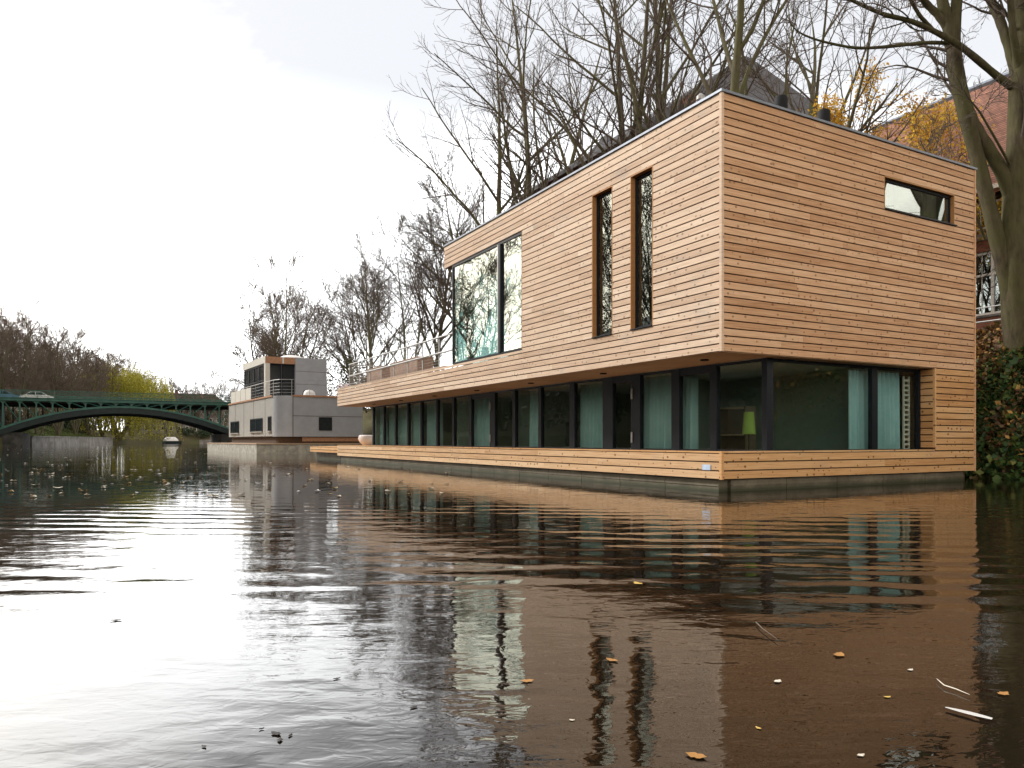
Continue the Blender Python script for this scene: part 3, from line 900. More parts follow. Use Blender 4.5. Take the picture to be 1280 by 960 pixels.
for k in range(4):
    a = UY0 + .5 + k * 1.65; b = a + 1.58
    fr = MB(); fr.box(UX0 + .04, UX0 + .11, a, a + .08, 3.9, UZ - .52); fr.box(UX0 + .04, UX0 + .11, b - .08, b, 3.9, UZ - .52); fr.box(UX0 + .04, UX0 + .11, a + .08, b - .08, UZ - .62, UZ - .52)
    fr.box(UX0 + .04, UX0 + .11, a + .08, b - .08, 5.2, 5.28)
    o = fr.build('window', M['anth'], G); MB().box(UX0 + .08, UX0 + .115, a + .08, b - .08, 3.9, UZ - .62).build('pane', M['dkwin'], o)
mb = MB(); mb.lathe([(.95, UZ + .002), (.9, UZ + .12), (.6, UZ + .27), (.2, UZ + .33), (.02, UZ + .34)], 24, (4.3, 7.6)); mb.build('roof_dome', M['white'], G, True)
mb = MB()
zr = 4.95
for z in (zr, 4.72, 4.5, 4.28, 4.08): mb.tube([(1.7, 16.2, z), (1.7, 2.6, z), (1.9, 1.75, z), (2.6, 1.35, z), (7.35, 1.35, z), (7.35, 14, z)], .022 if z == zr else .009, 6)
for y in (2.6, 5.2, 7.8, 10.4, 13, 15.6): mb.tube([(1.7, y, 3.86), (1.7, y, zr)], .018, 6)
for x in (2.6, 3.8, 5.0, 6.2, 7.35): mb.tube([(x, 1.35, 3.86), (x, 1.35, zr)], .018, 6)
gr = mb.build('railing', M['steel'], G)
mb = MB()
for k in range(4): mb.box(1.66, 1.68, 9.0 + k * 1.8, 10.7 + k * 1.8, 3.95, 4.85)
mb.build('railing_panel', M['cloth'], gr)


def gw(x, y, z): return (-16.25 + x * math.cos(GA) - y * math.sin(GA), 47.3 + x * math.sin(GA) + y * math.cos(GA), z)


o = empty('ventilation_cowl', gw(4.0, 2.1, 3.86), GA - 1.2, 'white hooded cowl with a dark mouth on the roof terrace of the grey houseboat', 'cowl')
mb = MB(); mb.lathe([(.42, 0), (.42, .1), (.38, .3), (.25, .44), (.03, .5)], 20); mb.build('hood', M['white'], o, True)
mb = MB(); mb.lathe([(.2, 0), (.2, .03)], 16); q = mb.build('mouth', M['black'], o, True); q.location = (-.30, -.22, .26); q.rotation_euler = (R(75), 0, R(-52))

# ------------------------------------------------------------------ leaf meshes


def leafquads(C, size, rng, flat=0.0, asp=.55, size_var=.35):
    n = len(C)
    u = rng.normal(size=(n, 3)); 
    if flat: u[:, 2] *= (1 - flat)
    u /= np.linalg.norm(u, axis=1)[:, None] + 1e-9
    v = rng.normal(size=(n, 3))
    if flat: v[:, 2] *= (1 - flat)
    v -= (v * u).sum(1)[:, None] * u
    v /= np.linalg.norm(v, axis=1)[:, None] + 1e-9
    s = size * (1 + size_var * rng.uniform(-1, 1, n))[:, None]
    V = np.empty((n, 4, 3))
    V[:, 0] = C - u * s * .5; V[:, 1] = C + v * s * asp * .5; V[:, 2] = C + u * s * .5; V[:, 3] = C - v * s * asp * .5
    return V.reshape(-1, 3), np.arange(n * 4).reshape(-1, 4)


# ------------------------------------------------------------------ trees


def norm(a): return a / (np.linalg.norm(a, axis=-1, keepdims=True) + 1e-9)


def grow(P0, D0, L, R0, R1, K, wob, grav, rng):
    n = len(P0); P = np.empty((n, K + 1, 3)); P[:, 0] = P0; d = norm(D0); st = (L / K)[:, None]
    curl = rng.normal(size=(n, 3)) * wob * .5
    for k in range(K):
        d = norm(d + rng.normal(size=(n, 3)) * wob + curl + np.array([0, 0, grav]))
        P[:, k + 1] = P[:, k] + d * st
    tt = np.linspace(0, 1, K + 1)[None]
    return P, R0[:, None] * (1 - tt) + R1[:, None] * tt


def spawn(P, Rd, L, n, t0, t1, a0, a1, ratio, rr, rng, taper=.6, jit=.25, rmin=0.0):
    N, K1, _ = P.shape
    idx = np.repeat(np.arange(N), n)
    base = np.tile((np.arange(n) + .5) / n, N)
    t_ = np.clip(t0 + (t1 - t0) * (base + rng.uniform(-.5, .5, N * n) / n), 0, .995)
    f = t_ * (K1 - 1); i = f.astype(int); fr = (f - i)[:, None]
    A, B = P[idx, i], P[idx, i + 1]
    p = A * (1 - fr) + B * fr; tan = norm(B - A)
    r = Rd[idx, i] * (1 - fr[:, 0]) + Rd[idx, i + 1] * fr[:, 0]
    az = rng.uniform(0, 2 * np.pi, N * n) 
    ref = norm(np.cross(tan, rng.normal(size=(N * n, 3))))
    ang = rng.uniform(a0, a1, N * n)[:, None]
    d = norm(tan * np.cos(ang) + ref * np.sin(ang))
    ln = L[idx] * ratio * (1 - taper * (t_ - t0) / max(1e-6, t1 - t0)) * rng.uniform(1 - jit, 1 + jit, N * n)
    r0 = np.maximum(r * rr, rmin)
    return p, d, ln, r0


def tubes(P, Rd, S):
    N, K, _ = P.shape
    T = np.empty_like(P); T[:, 1:-1] = P[:, 2:] - P[:, :-2]; T[:, 0] = P[:, 1] - P[:, 0]; T[:, -1] = P[:, -1] - P[:, -2]
    T = norm(T)
    ref = np.cross(T[:, 0], np.array([.31, .77, .55])); ref = norm(ref)[:, None]
    U = norm(ref - T * (ref * T).sum(-1, keepdims=True)); Wv = np.cross(T, U)
    a = np.arange(S) * 2 * np.pi / S
    V = P[:, :, None] + (U[:, :, None] * np.cos(a)[None, None, :, None] + Wv[:, :, None] * np.sin(a)[None, None, :, None]) * Rd[:, :, None, None]
    V = V.reshape(-1, 3)
    b = (np.arange(N)[:, None, None] * K + np.arange(K - 1)[None, :, None]) * S
    j = np.arange(S)[None, None]; k = (j + 1) % S
    Q = np.stack([b + j, b + k, b + S + k, b + S + j], -1).reshape(-1, 4)
    return V, Q


def merge(parts):
    Vs, Qs, o = [], [], 0
    for V, Q in parts: Vs.append(V); Qs.append(Q + o); o += len(V)
    return np.concatenate(Vs), np.concatenate(Qs)


def bare_tree(name, seed, height, stems=1, spread=.28, rad=.28, nl=14, ns=9, nt_=7, ntl=3, twr=.006, limb_len=.42, low=.25, barkm='bark', twigm='twig', limb_up=.07, limb_a=(.5, 1.0), lean=None):
    rng = np.random.default_rng(seed)
    P0 = np.zeros((stems, 3)); P0[:, :2] = rng.normal(size=(stems, 2)) * (.15 if stems > 1 else 0); P0[:, 2] = -.4
    D0 = np.zeros((stems, 3)); D0[:, 2] = 1
    if stems > 1:
        az = np.arange(stems) * 2 * np.pi / stems + rng.uniform(0, 6); D0[:, 0] = np.cos(az) * spread; D0[:, 1] = np.sin(az) * spread
    L = height * rng.uniform(.85, 1.0, stems); R0 = rad * rng.uniform(.75, 1.0, stems) * (1 if stems == 1 else .75)
    P, Rd = grow(P0, D0, L, R0, R0 * .12, 12, .045, .05, rng)
    Rd[:, 0] *= 1.35
    A = [tubes(P, Rd, 9)]
    p, d, l, r = spawn(P, Rd, L, nl, low, .97, limb_a[0], limb_a[1], limb_len, .62, rng, .58)
    P2, R2 = grow(p, d, l, r, r * .18 + twr, 8, .065, limb_up, rng)
    A.append(tubes(P2, R2, 5))
    p, d, l3, r = spawn(P2, R2, l, ns, .18, .98, .4, .9, .5, .6, rng, .5, rmin=twr * 1.3)
    P3, R3 = grow(p, d, l3, r, np.maximum(r * .3, twr), 5, .08, .045, rng)
    B = [tubes(P3, R3, 4)]
    p, d, l4, r = spawn(P3, R3, l3, nt_, .15, .99, .35, .85, .5, .6, rng, .4, rmin=twr)
    P4, R4 = grow(p, d, l4, r, np.full(len(r), twr * .8), 3, .09, .04, rng)
    B.append(tubes(P4, R4, 3))
    ends = P4
    if ntl:
        p, d, l5, r = spawn(P4, R4, l4, ntl, .2, .99, .35, .9, .6, .7, rng, .3, rmin=twr * .75)
        P5, R5 = grow(p, d, l5, np.full(len(r), twr * .75), np.full(len(r), twr * .5), 2, .12, .03, rng)
        B.append(tubes(P5, R5, 3)); ends = P5
    tm = np_mesh('trunk', *merge(A), M[barkm], smooth=True)
    cm = np_mesh('crown', *merge(B), M[twigm])
    return tm, cm, ends


def put_tree(meshes, loc, rz, sc, label, group=None, cat='tree', name='bare_tree', zs=1.0):
    r = empty(name, loc, rz, label, cat, group, sc)
    r.scale = (sc, sc, sc * zs)
    link('trunk', meshes[0], r); link('crown', meshes[1], r)
    for m_ in meshes[3:]: link('foliage', m_, r)
    return r


tA = bare_tree('a', 11, 24, 3, .20, .46, 12, 8, 6, 1, .010, .48, .16, limb_up=.055, limb_a=(.55, 1.05))
tB = bare_tree('b', 23, 24, 4, .13, .42, 10, 7, 6, 1, .010, .46, .18, limb_up=.06, limb_a=(.5, 1.0))
tS = bare_tree('s', 97, 20, 1, .2, .30, 13, 7, 5, 2, .008, .50, .2, limb_up=.06, limb_a=(.5, .95))
tC = bare_tree('c', 37, 19, 1, .2, .26, 24, 9, 7, 3, .011, .50, .18, limb_up=.045, limb_a=(.55, 1.0))
tD = bare_tree('d', 41, 17, 2, .16, .20, 14, 9, 7, 3, .011, .46, .16, limb_up=.05)
tE = bare_tree('e', 59, 20, 5, .34, .24, 11, 8, 6, 2, .019, .36, .22, barkm='bark', twigm='fartwig')
tF = bare_tree('f', 67, 21, 4, .28, .26, 13, 8, 6, 2, .019, .38, .16, barkm='bark', twigm='fartwig')


def gz(x, y): return ground(x, y)


def T(meshes, x, y, rz, sc, label, group=None, **k):
    p = w(x, y, gz(x, y) - .05)
    return put_tree(meshes, p, rz, sc, label, group, **k)


ROW = 'bare trees along the right bank'
T(tB, 12.8, 18.2, .6, 1.0, 'tall many-stemmed bare tree above the middle of the timber roof', ROW)
T(tA, 12.6, 28.5, 2.4, .98, 'bare tree with a thick upright stem left of the many-stemmed one, limbs reaching left', ROW)
T(tC, 12.2, 34.0, 1.0, .86, 'slender bare tree just above the end of the large corner window', ROW)
T(tS, 12.8, 12.4, 1.1, 1.05, 'straight bare tree in front of the dark slate roof peak', ROW)
T(tS, 14.0, 9.9, 3.9, .85, 'slim bare tree between the slate roof peak and the black roof vents', ROW)
T(tC, 13.0, 42.5, 4.2, .92, 'spreading bare tree directly above the near end of the terrace railing', ROW)
T(tD, 13.5, 49.0, 5.2, .95, 'bare tree above the middle of the terrace railing', ROW)
T(tC, 13.0, 56.0, .2, .90, 'bare tree above the far end of the terrace railing', ROW)
T(tD, 14.5, 64.0, 1.2, .90, 'bare tree between the terrace railing and the grey houseboat roof', ROW)
T(tC, 16.0, 72.0, 2.0, .82, 'low bare tree right behind the upper storey of the grey houseboat', ROW)
T(tF, 13.5, 93.0, 4.0, 1.02, 'broad bare tree above the right part of the grey houseboat', ROW)
T(tE, 13.0, 101.0, 1.0, 1.02, 'broad bare tree above the left part of the grey houseboat', ROW)
T(tF, 14.0, 110.0, 2.0, .8, 'bare tree leaning left of the grey houseboat above the bridge end', ROW)
T(tD, 36.0, 21.0, 1.5, .95, 'pale slender bare tree far behind the black roof vents', ROW)
# right bank beside and behind the camera, seen in the window reflections
for i, (x, y, m_) in enumerate(((14.5, -5.6, tA), (13.5, -13, tB), (12.5, -20, tC), (13, -28, tA))):
    T(m_, x, y, i * 1.3, .95, 'bare tree on the right bank outside the picture, mirrored in the windows', ROW + ' beside the camera')

# leaves: golden-brown reflected tree, ochre trees
rng = np.random.default_rng(5)


def with_leaves(tr, n, size, mat, spread=.25, seed=1, zmin=None, asp=.6):
    rg = np.random.default_rng(seed)
    E = tr[2].reshape(-1, 3)
    C = E[rg.integers(0, len(E), n)] + rg.normal(size=(n, 3)) * spread
    if zmin is not None: C = C[C[:, 2] > zmin]
    # leave some boughs bare so the crown has gaps
    key = np.sin(C[:, 0] * 1.1 + 2) + np.sin(C[:, 1] * 1.3 + seed) + np.sin(C[:, 2] * .9 + 1)
    C = C[key > -.9]
    V, Q = leafquads(C, size, rg, 0, asp)
    return tr[:3] + (np_mesh('foliage', V, Q, mat),)


oc1 = bare_tree('o', 71, 10.0, 2, .3, .13, 14, 8, 6, 0, .006, .45, .25)
oc1 = with_leaves(oc1, 17000, .10, M['ochre'], .2, 2, 5.0)
oc2 = bare_tree('p', 73, 9.5, 3, .35, .12, 12, 8, 6, 0, .006, .45, .25)
oc2 = with_leaves(oc2, 19000, .11, M['ochre'], .2, 5, 4.6)
T(oc1, 16.4, 8.9, .3, 1.02, 'small tree with sparse ochre leaves right of the second roof vent', 'ochre-leaved trees', name='ochre_tree')
T(oc2, 16.4, 6.9, 1.3, .92, 'small tree with dense yellow ochre leaves in front of the red tiled roof', 'ochre-leaved trees', name='ochre_tree')

gold = with_leaves(bare_tree('g', 81, 19, 2, .2, .26, 16, 8, 6, 0, .012, .42, .1), 9000, .16, M['goldleaf'], .3, 4)
LB = 'bare trees along the left bank before the bridge'
for i, y in enumerate(range(2, 112, 10)):
    m_ = gold if i in (4, 7) else (tE, tF)[i % 2]
    T(m_, -27 - (i % 3) * 1.5, y + (i * 7 % 5), i * 1.7, 1.02, 'tree on the left bank outside the picture, mirrored in the windows', LB)

FB = 'bare trees on the far left bank behind the bridge'
ordn = ['first', 'second', 'third', 'fourth', 'fifth', 'sixth', 'seventh', 'eighth', 'ninth', 'tenth', 'eleventh', 'twelfth', 'thirteenth', 'fourteenth']
k = 0
yy = 128.0
while k < 14:
    x = -25.5 + off(yy) + (k * 5 % 4) * .7
    T((tE, tF)[k % 2], x, yy, k * 2.1, .98 + (k * 37 % 10) * .012, 'brown bare tree behind the bridge, %s from the left in the front row' % ordn[k], FB)
    yy += 9.5; k += 1
k = 0; yy = 133.0
while k < 13:
    x = -34 + off(yy) - (k * 3 % 4)
    T((tF, tE)[k % 2], x, yy, k * 1.3 + .4, .98 + (k * 53 % 10) * .013, 'brown bare tree behind the bridge, %s from the left in the back row' % ordn[k], FB + ', back row')
    yy += 11.5; k += 1
k = 0
for x in (5, 10, 14, 18, 22, 27, 32):
    T((tE, tF)[k % 2], x, 250 + (k * 13 % 9), k * 1.9, .82 + .07 * (k % 3), 'small distant bare tree at the end of the canal, %s from the willow' % ordn[k], 'distant bare trees at the end of the canal')
    k += 1

# hero tree on the right: explicit skeleton
def at(px, py, Y): return ((px - 640) / F * Y, Y, CZ - (py - 551) / F * Y)


def hero():
    rng = np.random.default_rng(9)
    base = at(1276, 462, 18.3); ox, oy = base[0], base[1]
    def seg(pts, r, Y=18.3):
        P_ = [at(a, b, Y + (c[0] if (c := q[2:]) else 0)) for q in pts for a, b in [q[:2]]]
        return P_, r
    chains = [
        seg([(1284, 500), (1278, 455), (1271, 400), (1266, 350), (1266, 300), (1270, 250), (1273, 180), (1277, 110), (1279, 50), (1281, -20), (1284, -90), (1285, -170, .3), (1280, -260, .4)], [.46, .36, .32, .31, .30, .285, .27, .26, .24, .22, .19, .14, .08]),
        seg([(1264, 380), (1254, 330), (1243, 285), (1232, 240), (1222, 200), (1213, 165), (1203, 125), (1194, 90), (1191, 65), (1192, 40), (1196, 5), (1200, -50), (1204, -120), (1200, -200)], [.19, .18, .175, .17, .165, .175, .18, .18, .17, .14, .13, .12, .1, .05]),
        seg([(1272, 270), (1258, 226), (1242, 196), (1226, 172), (1214, 150), (1205, 126), (1199, 104)], [.19, .165, .155, .15, .145, .14, .12]),
        seg([(1190, 60), (1184, 25), (1176, -5), (1165, -60), (1150, -130), (1140, -200)], [.15, .13, .12, .10, .08, .05]),
        seg([(1186, 38), (1172, 18), (1158, 5), (1140, -20, -.4), (1110, -60, -.8)], [.09, .085, .08, .06, .03]),
        seg([(1264, 108), (1248, 97, -.1), (1225, 77, -.3), (1197, 54, -.5), (1162, 36, -.6), (1135, 24, -.9), (1108, 20, -1.1), (1083, 9, -1.3), (1055, -4, -1.6), (1010, -30, -2)], [.10, .085, .08, .075, .06, .055, .05, .04, .035, .02]),
        seg([(1186, 54, -.3), (1165, 53, -.5), (1148, 54, -.7), (1115, 58, -1.0), (1075, 61, -1.4), (1050, 57, -1.6), (1020, 50, -1.8), (996, 40, -2.0), (985, 25, -2.1)], [.05, .045, .042, .038, .034, .03, .024, .018, .01]),
        seg([(1166, 37, -.6), (1150, 20, -.8), (1138, 0, -1.0), (1125, -40, -1.2)], [.05, .045, .04, .03]),
        seg([(1274, 110), (1262, 60, .2), (1250, 25, .4), (1238, 0, .6), (1215, -50, .8)], [.13, .12, .11, .10, .06]),
        seg([(1276, 100), (1266, 40, -.3), (1262, -10, -.4), (1255, -90, -.6)], [.10, .08, .07, .04]),
        seg([(1232, 300, -.2), (1216, 260, -.5), (1195, 232, -.8), (1165, 205, -1.1), (1150, 175, -1.2)], [.035, .03, .026, .018, .01]),
        seg([(1262, 205, -.2), (1248, 180, -.5), (1225, 140, -.8), (1210, 122, -1.0), (1196, 96, -1.2)], [.035, .03, .024, .018, .01]),
        seg([(1290, 330), (1310, 280), (1335, 200), (1350, 100), (1360, 0)], [.2, .17, .15, .12, .08]),
        seg([(1255, 215, .2), (1240, 206, .6), (1222, 210, .9), (1200, 200, 1.2)], [.03, .024, .018, .01]),
    ]
    A = []; L2p = []
    for P_, r in chains:
        P_ = np.array(P_)
        # resample to 18 points with a smooth spline
        t0 = np.linspace(0, 1, len(P_)); t1 = np.linspace(0, 1, 25)
        Pn = np.stack([np.interp(t1, t0, P_[:, k]) for k in range(3)], 1); rn_ = np.interp(t1, t0, r)
        for _ in range(2): Pn[1:-1] = (Pn[:-2] + 2 * Pn[1:-1] + Pn[2:]) / 4
        Pn[:, 0] -= ox; Pn[:, 1] -= oy
        rn_ = rn_ * (1 + .05 * np.sin(np.arange(25) * 1.9 + len(r)))
        A.append(tubes(Pn[None], rn_[None], 14 if r[0] > .08 else 7)); L2p.append((Pn, rn_))
    Pm = np.stack([p for p, _ in L2p]); Rm = np.stack([r for _, r in L2p])
    Lm = np.linalg.norm(np.diff(Pm, axis=1), axis=2).sum(1)
    # side limbs grow only from the upper part
    hi = [i for i in range(len(L2p)) if i not in (2,)]
    Pm, Rm, Lm = Pm[hi], Rm[hi], Lm[hi]
    p, d, l, r = spawn(Pm, Rm, np.minimum(Lm, 4.5), 9, .42, .99, .5, 1.1, .42, .34, rng, .3)
    keep = p[:, 2] > 6.0
    p, d, l, r = p[keep], d[keep], l[keep], np.minimum(r[keep], .045)
    P2, R2 = grow(p, d, l, r, np.full(len(r), .008), 8, .14, .05, rng)
    B = [tubes(P2, R2, 5)]
    p, d, l3, r = spawn(P2, R2, l, 6, .2, .98, .4, .95, .5, .55, rng, .4, rmin=.006)
    P3, R3 = grow(p, d, l3, r, np.full(len(r), .005), 5, .15, .03, rng); B.append(tubes(P3, R3, 4))
    p, d, l4, r = spawn(P3, R3, l3, 5, .2, .98, .4, .95, .5, .55, rng, .4, rmin=.004)
    P4, R4 = grow(p, d, l4, r, np.full(len(r), .003), 3, .15, .0, rng); B.append(tubes(P4, R4, 3))
    e = empty('bare_tree', (ox, oy, 0), 0, 'thick mossy forked tree at the right edge in front of the brick building', 'tree')
    link('trunk', np_mesh('trunk', *merge(A), M['barknear'], smooth=True), e)
    link('crown', np_mesh('crown', *merge(B), M['twig']), e)


hero()


# willow
def willow():
    rng = np.random.default_rng(3)
    p0 = w(-4.6, 196, 1.0)
    e = empty('willow_tree', p0, 0, 'yellow-green weeping willow hanging over the water behind the bridge', 'tree', sc=1.16)
    P, Rd = grow(np.zeros((3, 3)), np.array([[.3, .1, 1], [-.35, 0, 1], [0, -.3, 1.]]), np.array([12., 12, 12]), np.array([.5, .45, .4]), np.array([.1, .1, .1]), 8, .06, .02, rng)
    link('trunk', np_mesh('trunk', *merge([tubes(P, Rd, 8)]), M['bark'], smooth=True), e)
    n = 1500
    az = rng.uniform(0, 2 * np.pi, n); el = np.arccos(rng.uniform(-.05, 1, n)); lump = 1 + .14 * np.sin(az * 3 + 1) + .10 * np.sin(az * 7) + rng.uniform(-.25, .04, n)
    S = np.stack([np.cos(az) * np.sin(el) * 8.8 * lump, np.sin(az) * np.sin(el) * 8.8 * lump, 9.5 + np.cos(el) * 6.3 * lump], 1)
    Ls = np.minimum(rng.uniform(3, 12, n), S[:, 2] + .3)
    K = 8; D = np.stack([np.cos(az) * .25, np.sin(az) * .25, np.full(n, -1)], 1)
    P2, R2 = grow(S, D, Ls, np.full(n, .012), np.full(n, .008), K, .05, -.15, rng)
    link('branches', np_mesh('branches', *tubes(P2, R2, 3), M['willowleaf']), e)
    m_ = 34
    t_ = rng.uniform(0, 1, (n, m_)) * K * .999; i = t_.astype(int); f_ = (t_ - i)[..., None]
    rows = np.arange(n)[:, None]
    C = (P2[rows, i] * (1 - f_) + P2[rows, i + 1] * f_).reshape(-1, 3) + rng.normal(size=(n * m_, 3)) * .12
    V, Q = leafquads(C, .36, rng, 0, .34); link('crown', np_mesh('crown', V, Q, M['willowleaf']), e)


willow()


# shrubs
def shrub(name, loc, rx, ry, h, n, size, mat, label, group=None, cat='bush', seed=1):
    rg = np.random.default_rng(seed)
    k = 9
    cen = np.stack([rg.uniform(-.7, .7, k) * rx, rg.uniform(-.7, .7, k) * ry, rg.uniform(.25, .75, k) * h], 1)
    ci = rg.integers(0, k, n); d = norm(rg.normal(size=(n, 3))) * (rg.uniform(.3, 1, n) ** .5)[:, None]
    C = cen[ci] + d * np.array([rx * .45, ry * .45, h * .38]) * rg.uniform(.75, 1.15, (n, 1))
    C[:, 2] = np.abs(C[:, 2])
    e = empty(name, loc, 0, label, cat, group)
    V, Q = leafquads(C, size, rg, 0, .6); link('foliage', np_mesh('foliage', V, Q, mat), e)
    st = 7; P, Rr = grow(np.zeros((st, 3)), np.stack([rg.normal(size=st) * .5, rg.normal(size=st) * .5, np.ones(st)], 1), np.full(st, h * .8), np.full(st, .03), np.full(st, .01), 4, .1, 0, rg)
    link('stem', np_mesh('stem', *tubes(P, Rr, 4), M['twig']), e)
    return e


for k, (x, y, rx, h, m_, l) in enumerate(((-24, 150, 4, 2.6, 'scrub', 'brown bush on the grass bank just right of the left abutment'),
                                      (-21, 164, 4.5, 3, 'scrub', 'brown bush on the left bank in the middle of the arch view'),
                                      (-17, 178, 5, 3.5, 'conifer', 'dark bush on the left bank left of the willow'),
                                      (-12, 190, 5, 4, 'conifer', 'dark bush at the foot of the willow'))):
    shrub('bush', w(x, y, gz(x, y)), rx, rx, h, 2600, .35, M[m_], l, 'bushes on the left bank behind the bridge', seed=k + 3)
for k, x in enumerate((18, 27, 36, 45)):
    shrub('bush', w(x, 246, 1.8), 5, 3, 3.0, 1800, .4, M[('conifer', 'scrub')[k % 2]], 'low dark bush at the end of the canal, %s from the willow' % ordn[k], 'bushes at the end of the canal', seed=k + 13)
for k in range(12):
    shrub('bush', w(-24.5, 4 + k * 9, 1.6), 3.2, 4.6, 4.2, 900, .4, M[('conifer', 'scrub')[k % 2]], 'dark bush on the left bank outside the picture, mirrored in the glazing', 'bushes on the left bank before the bridge', seed=k + 60)
for k, (x, y) in enumerate(((10.8, 27), (10.9, 31), (11, 35.5), (11, 41), (11, 47))):
    shrub('bush', w(x, y, gz(x, y) - .2), 1.5, 2.2, 3.0, 2600, .16, M['ivy'], 'green bush on the right bank behind the timber houseboat, %s along it' % ordn[k], 'bushes on the right bank behind the timber houseboat', seed=k + 23)
for k in range(6):
    shrub('bush', w(11.6 + k % 2, 54 + k * 6.5, gz(11.8, 54 + k * 6.5) - .2), 2.2, 3.2, 4.6 + k % 3, 1500, .22, M[('scrub', 'conifer', 'scrub')[k % 3]], 'leafy bush on the bank between the two houseboats, %s along it' % ordn[k], 'bushes on the bank between the two houseboats', seed=k + 90)
fb = shrub('flowering_plant', gw(6.8, 3.2, 3.87), .55, .55, 1.1, 500, .16, M['flower'], 'pot plant with pale pink and white blooms on the grey houseboat terrace', cat='plant', seed=41)
MB().lathe([(.22, 0), (.3, .35), (.27, .35), (.2, .3)], 16).build('pot', M['cloth'], fb, True)


# ivy and leaf litter on the right bank: one cover nobody could count
def bank_cover():
    rg = np.random.default_rng(8)
    def surf(n, y0, y1, x0=8.6, x1=13.4, lift=.25):
        x = rg.uniform(x0, x1, n); y = rg.uniform(y0, y1, n)
        z = np.array([ground(a, b) for a, b in zip(x, y)])
        bumps = .5 * (np.sin(x * 2.3 + y * 1.7) + np.sin(y * 2.9 - x * 1.3)) + .3 * np.sin(y * 6 + x * 5)
        o = rg.uniform(0, 1, n) ** .6 * lift * (1.2 + bumps)
        return wn(np.stack([x - o * .7, y, z + o * .7], 1)), x, z
    C1, x1, z1 = surf(62000, -4.5, 7)
    C2, x2, z2 = surf(26000, 7, 40)
    C3, x3, z3 = surf(9000, -14, -4.5)
    C = np.concatenate([C1, C2, C3]); z = np.concatenate([z1, z2, z3])
    nz = np.sin(C[:, 0] * 1.9) + np.sin(C[:, 1] * 2.3 + 1) + rg.normal(size=len(C)) * .7
    brown = (z + nz * .62) > 1.75
    lo = C[~brown]; hi = C[brown]
    V, Q = leafquads(lo, .115, rg, 0, .75, .8); tag(link('ivy', np_mesh('ivy', V, Q, M['ivy'])), 'dark green ivy covering the lower right bank beside the timber houseboat', 'ivy', kind='stuff')
    V, Q = leafquads(hi, .115, rg, .2, .7, .7); tag(link('leaf_litter', np_mesh('leaf_litter', V, Q, M['litter'])), 'brown autumn leaves lying on the upper right bank', 'leaf litter', kind='stuff')
    # grass on the far left bank
    n = 9000; x = rg.uniform(-32, -21, n); y = rg.uniform(120, 190, n); x = x + .2 * (y - 118)
    z = np.array([ground(a, b) for a, b in zip(x, y)]) + .08
    V, Q = leafquads(wn(np.stack([x, y, z], 1)), .5, rg, 0, .25); tag(link('grass', np_mesh('grass', V, Q, M['grassleaf'])), 'green grass on the left bank slope seen under the arch', 'grass', kind='stuff')


bank_cover()

# ------------------------------------------------------------------ BRIDGE
B = empty('arch_bridge', w(0, 115, 0), ANG, 'dark green steel arch bridge with lattice spandrels crossing the canal', 'bridge')
CXB, SPAN, DEP = -5.6, 14.8, 14.0


def zc(x): return 5.83 - 3.10 * ((x - CXB) / 14.7) ** 2


XL, XR, ZDK = -20.6, 9.2, 6.85


def arch(mb, y0, y1, f0, f1, x0=-23.5, x1=12.3, n=40):
    V = []; Fc = []
    for i in range(n + 1):
        x = x0 + (x1 - x0) * i / n
        V += [(x, y0, f0(x)), (x, y0, f1(x)), (x, y1, f1(x)), (x, y1, f0(x))]
    for i in range(n):
        a = 4 * i; b = a + 4
        Fc += [(a, b, b + 1, a + 1), (a + 1, b + 1, b + 2, a + 2), (a + 2, b + 2, b + 3, a + 3), (a + 3, b + 3, b, a)]
    Fc += [(0, 1, 2, 3), (4 * n + 3, 4 * n + 2, 4 * n + 1, 4 * n)]
    mb.poly(V, Fc)


mb = MB(); arch(mb, 0, .25, lambda x: zc(x) - .14, lambda x: zc(x) + .14); arch(mb, DEP - .25, DEP, lambda x: zc(x) - .14, lambda x: zc(x) + .14)
mb.build('arch_chord', M['green'], B)
mb = MB()
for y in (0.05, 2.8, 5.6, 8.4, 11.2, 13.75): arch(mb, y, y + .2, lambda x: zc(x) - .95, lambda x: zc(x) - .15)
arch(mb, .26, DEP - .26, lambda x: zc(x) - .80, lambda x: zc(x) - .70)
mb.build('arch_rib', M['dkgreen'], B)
mb = MB(); mb.box(XL - 5, XR + 5, -.35, -.02, ZDK - .42, ZDK - .05); mb.box(XL - 5, XR + 5, -.5, .3, ZDK - .045, ZDK + .06); mb.box(XL - 5, XR + 5, DEP, DEP + .35, ZDK - .42, ZDK + .06)
mb.build('deck_edge', M['green'], B)
mb = MB(); mb.box(XL - 60, XR + 60, .31, DEP - .01, ZDK - .62, ZDK - .42); mb.box(XL, XR, 3, DEP - 3, ZDK - .9, ZDK - .63); mb.build('road_deck', M['asphalt'], B)
nodes = [-22.4, -20.45, -18.5, -16.55, -14.6, -12.55, -10.55, -8.6, -6.65, -4.6, -2.55, -.57, 1.42, 3.44, 5.5, 7.6, 9.6]
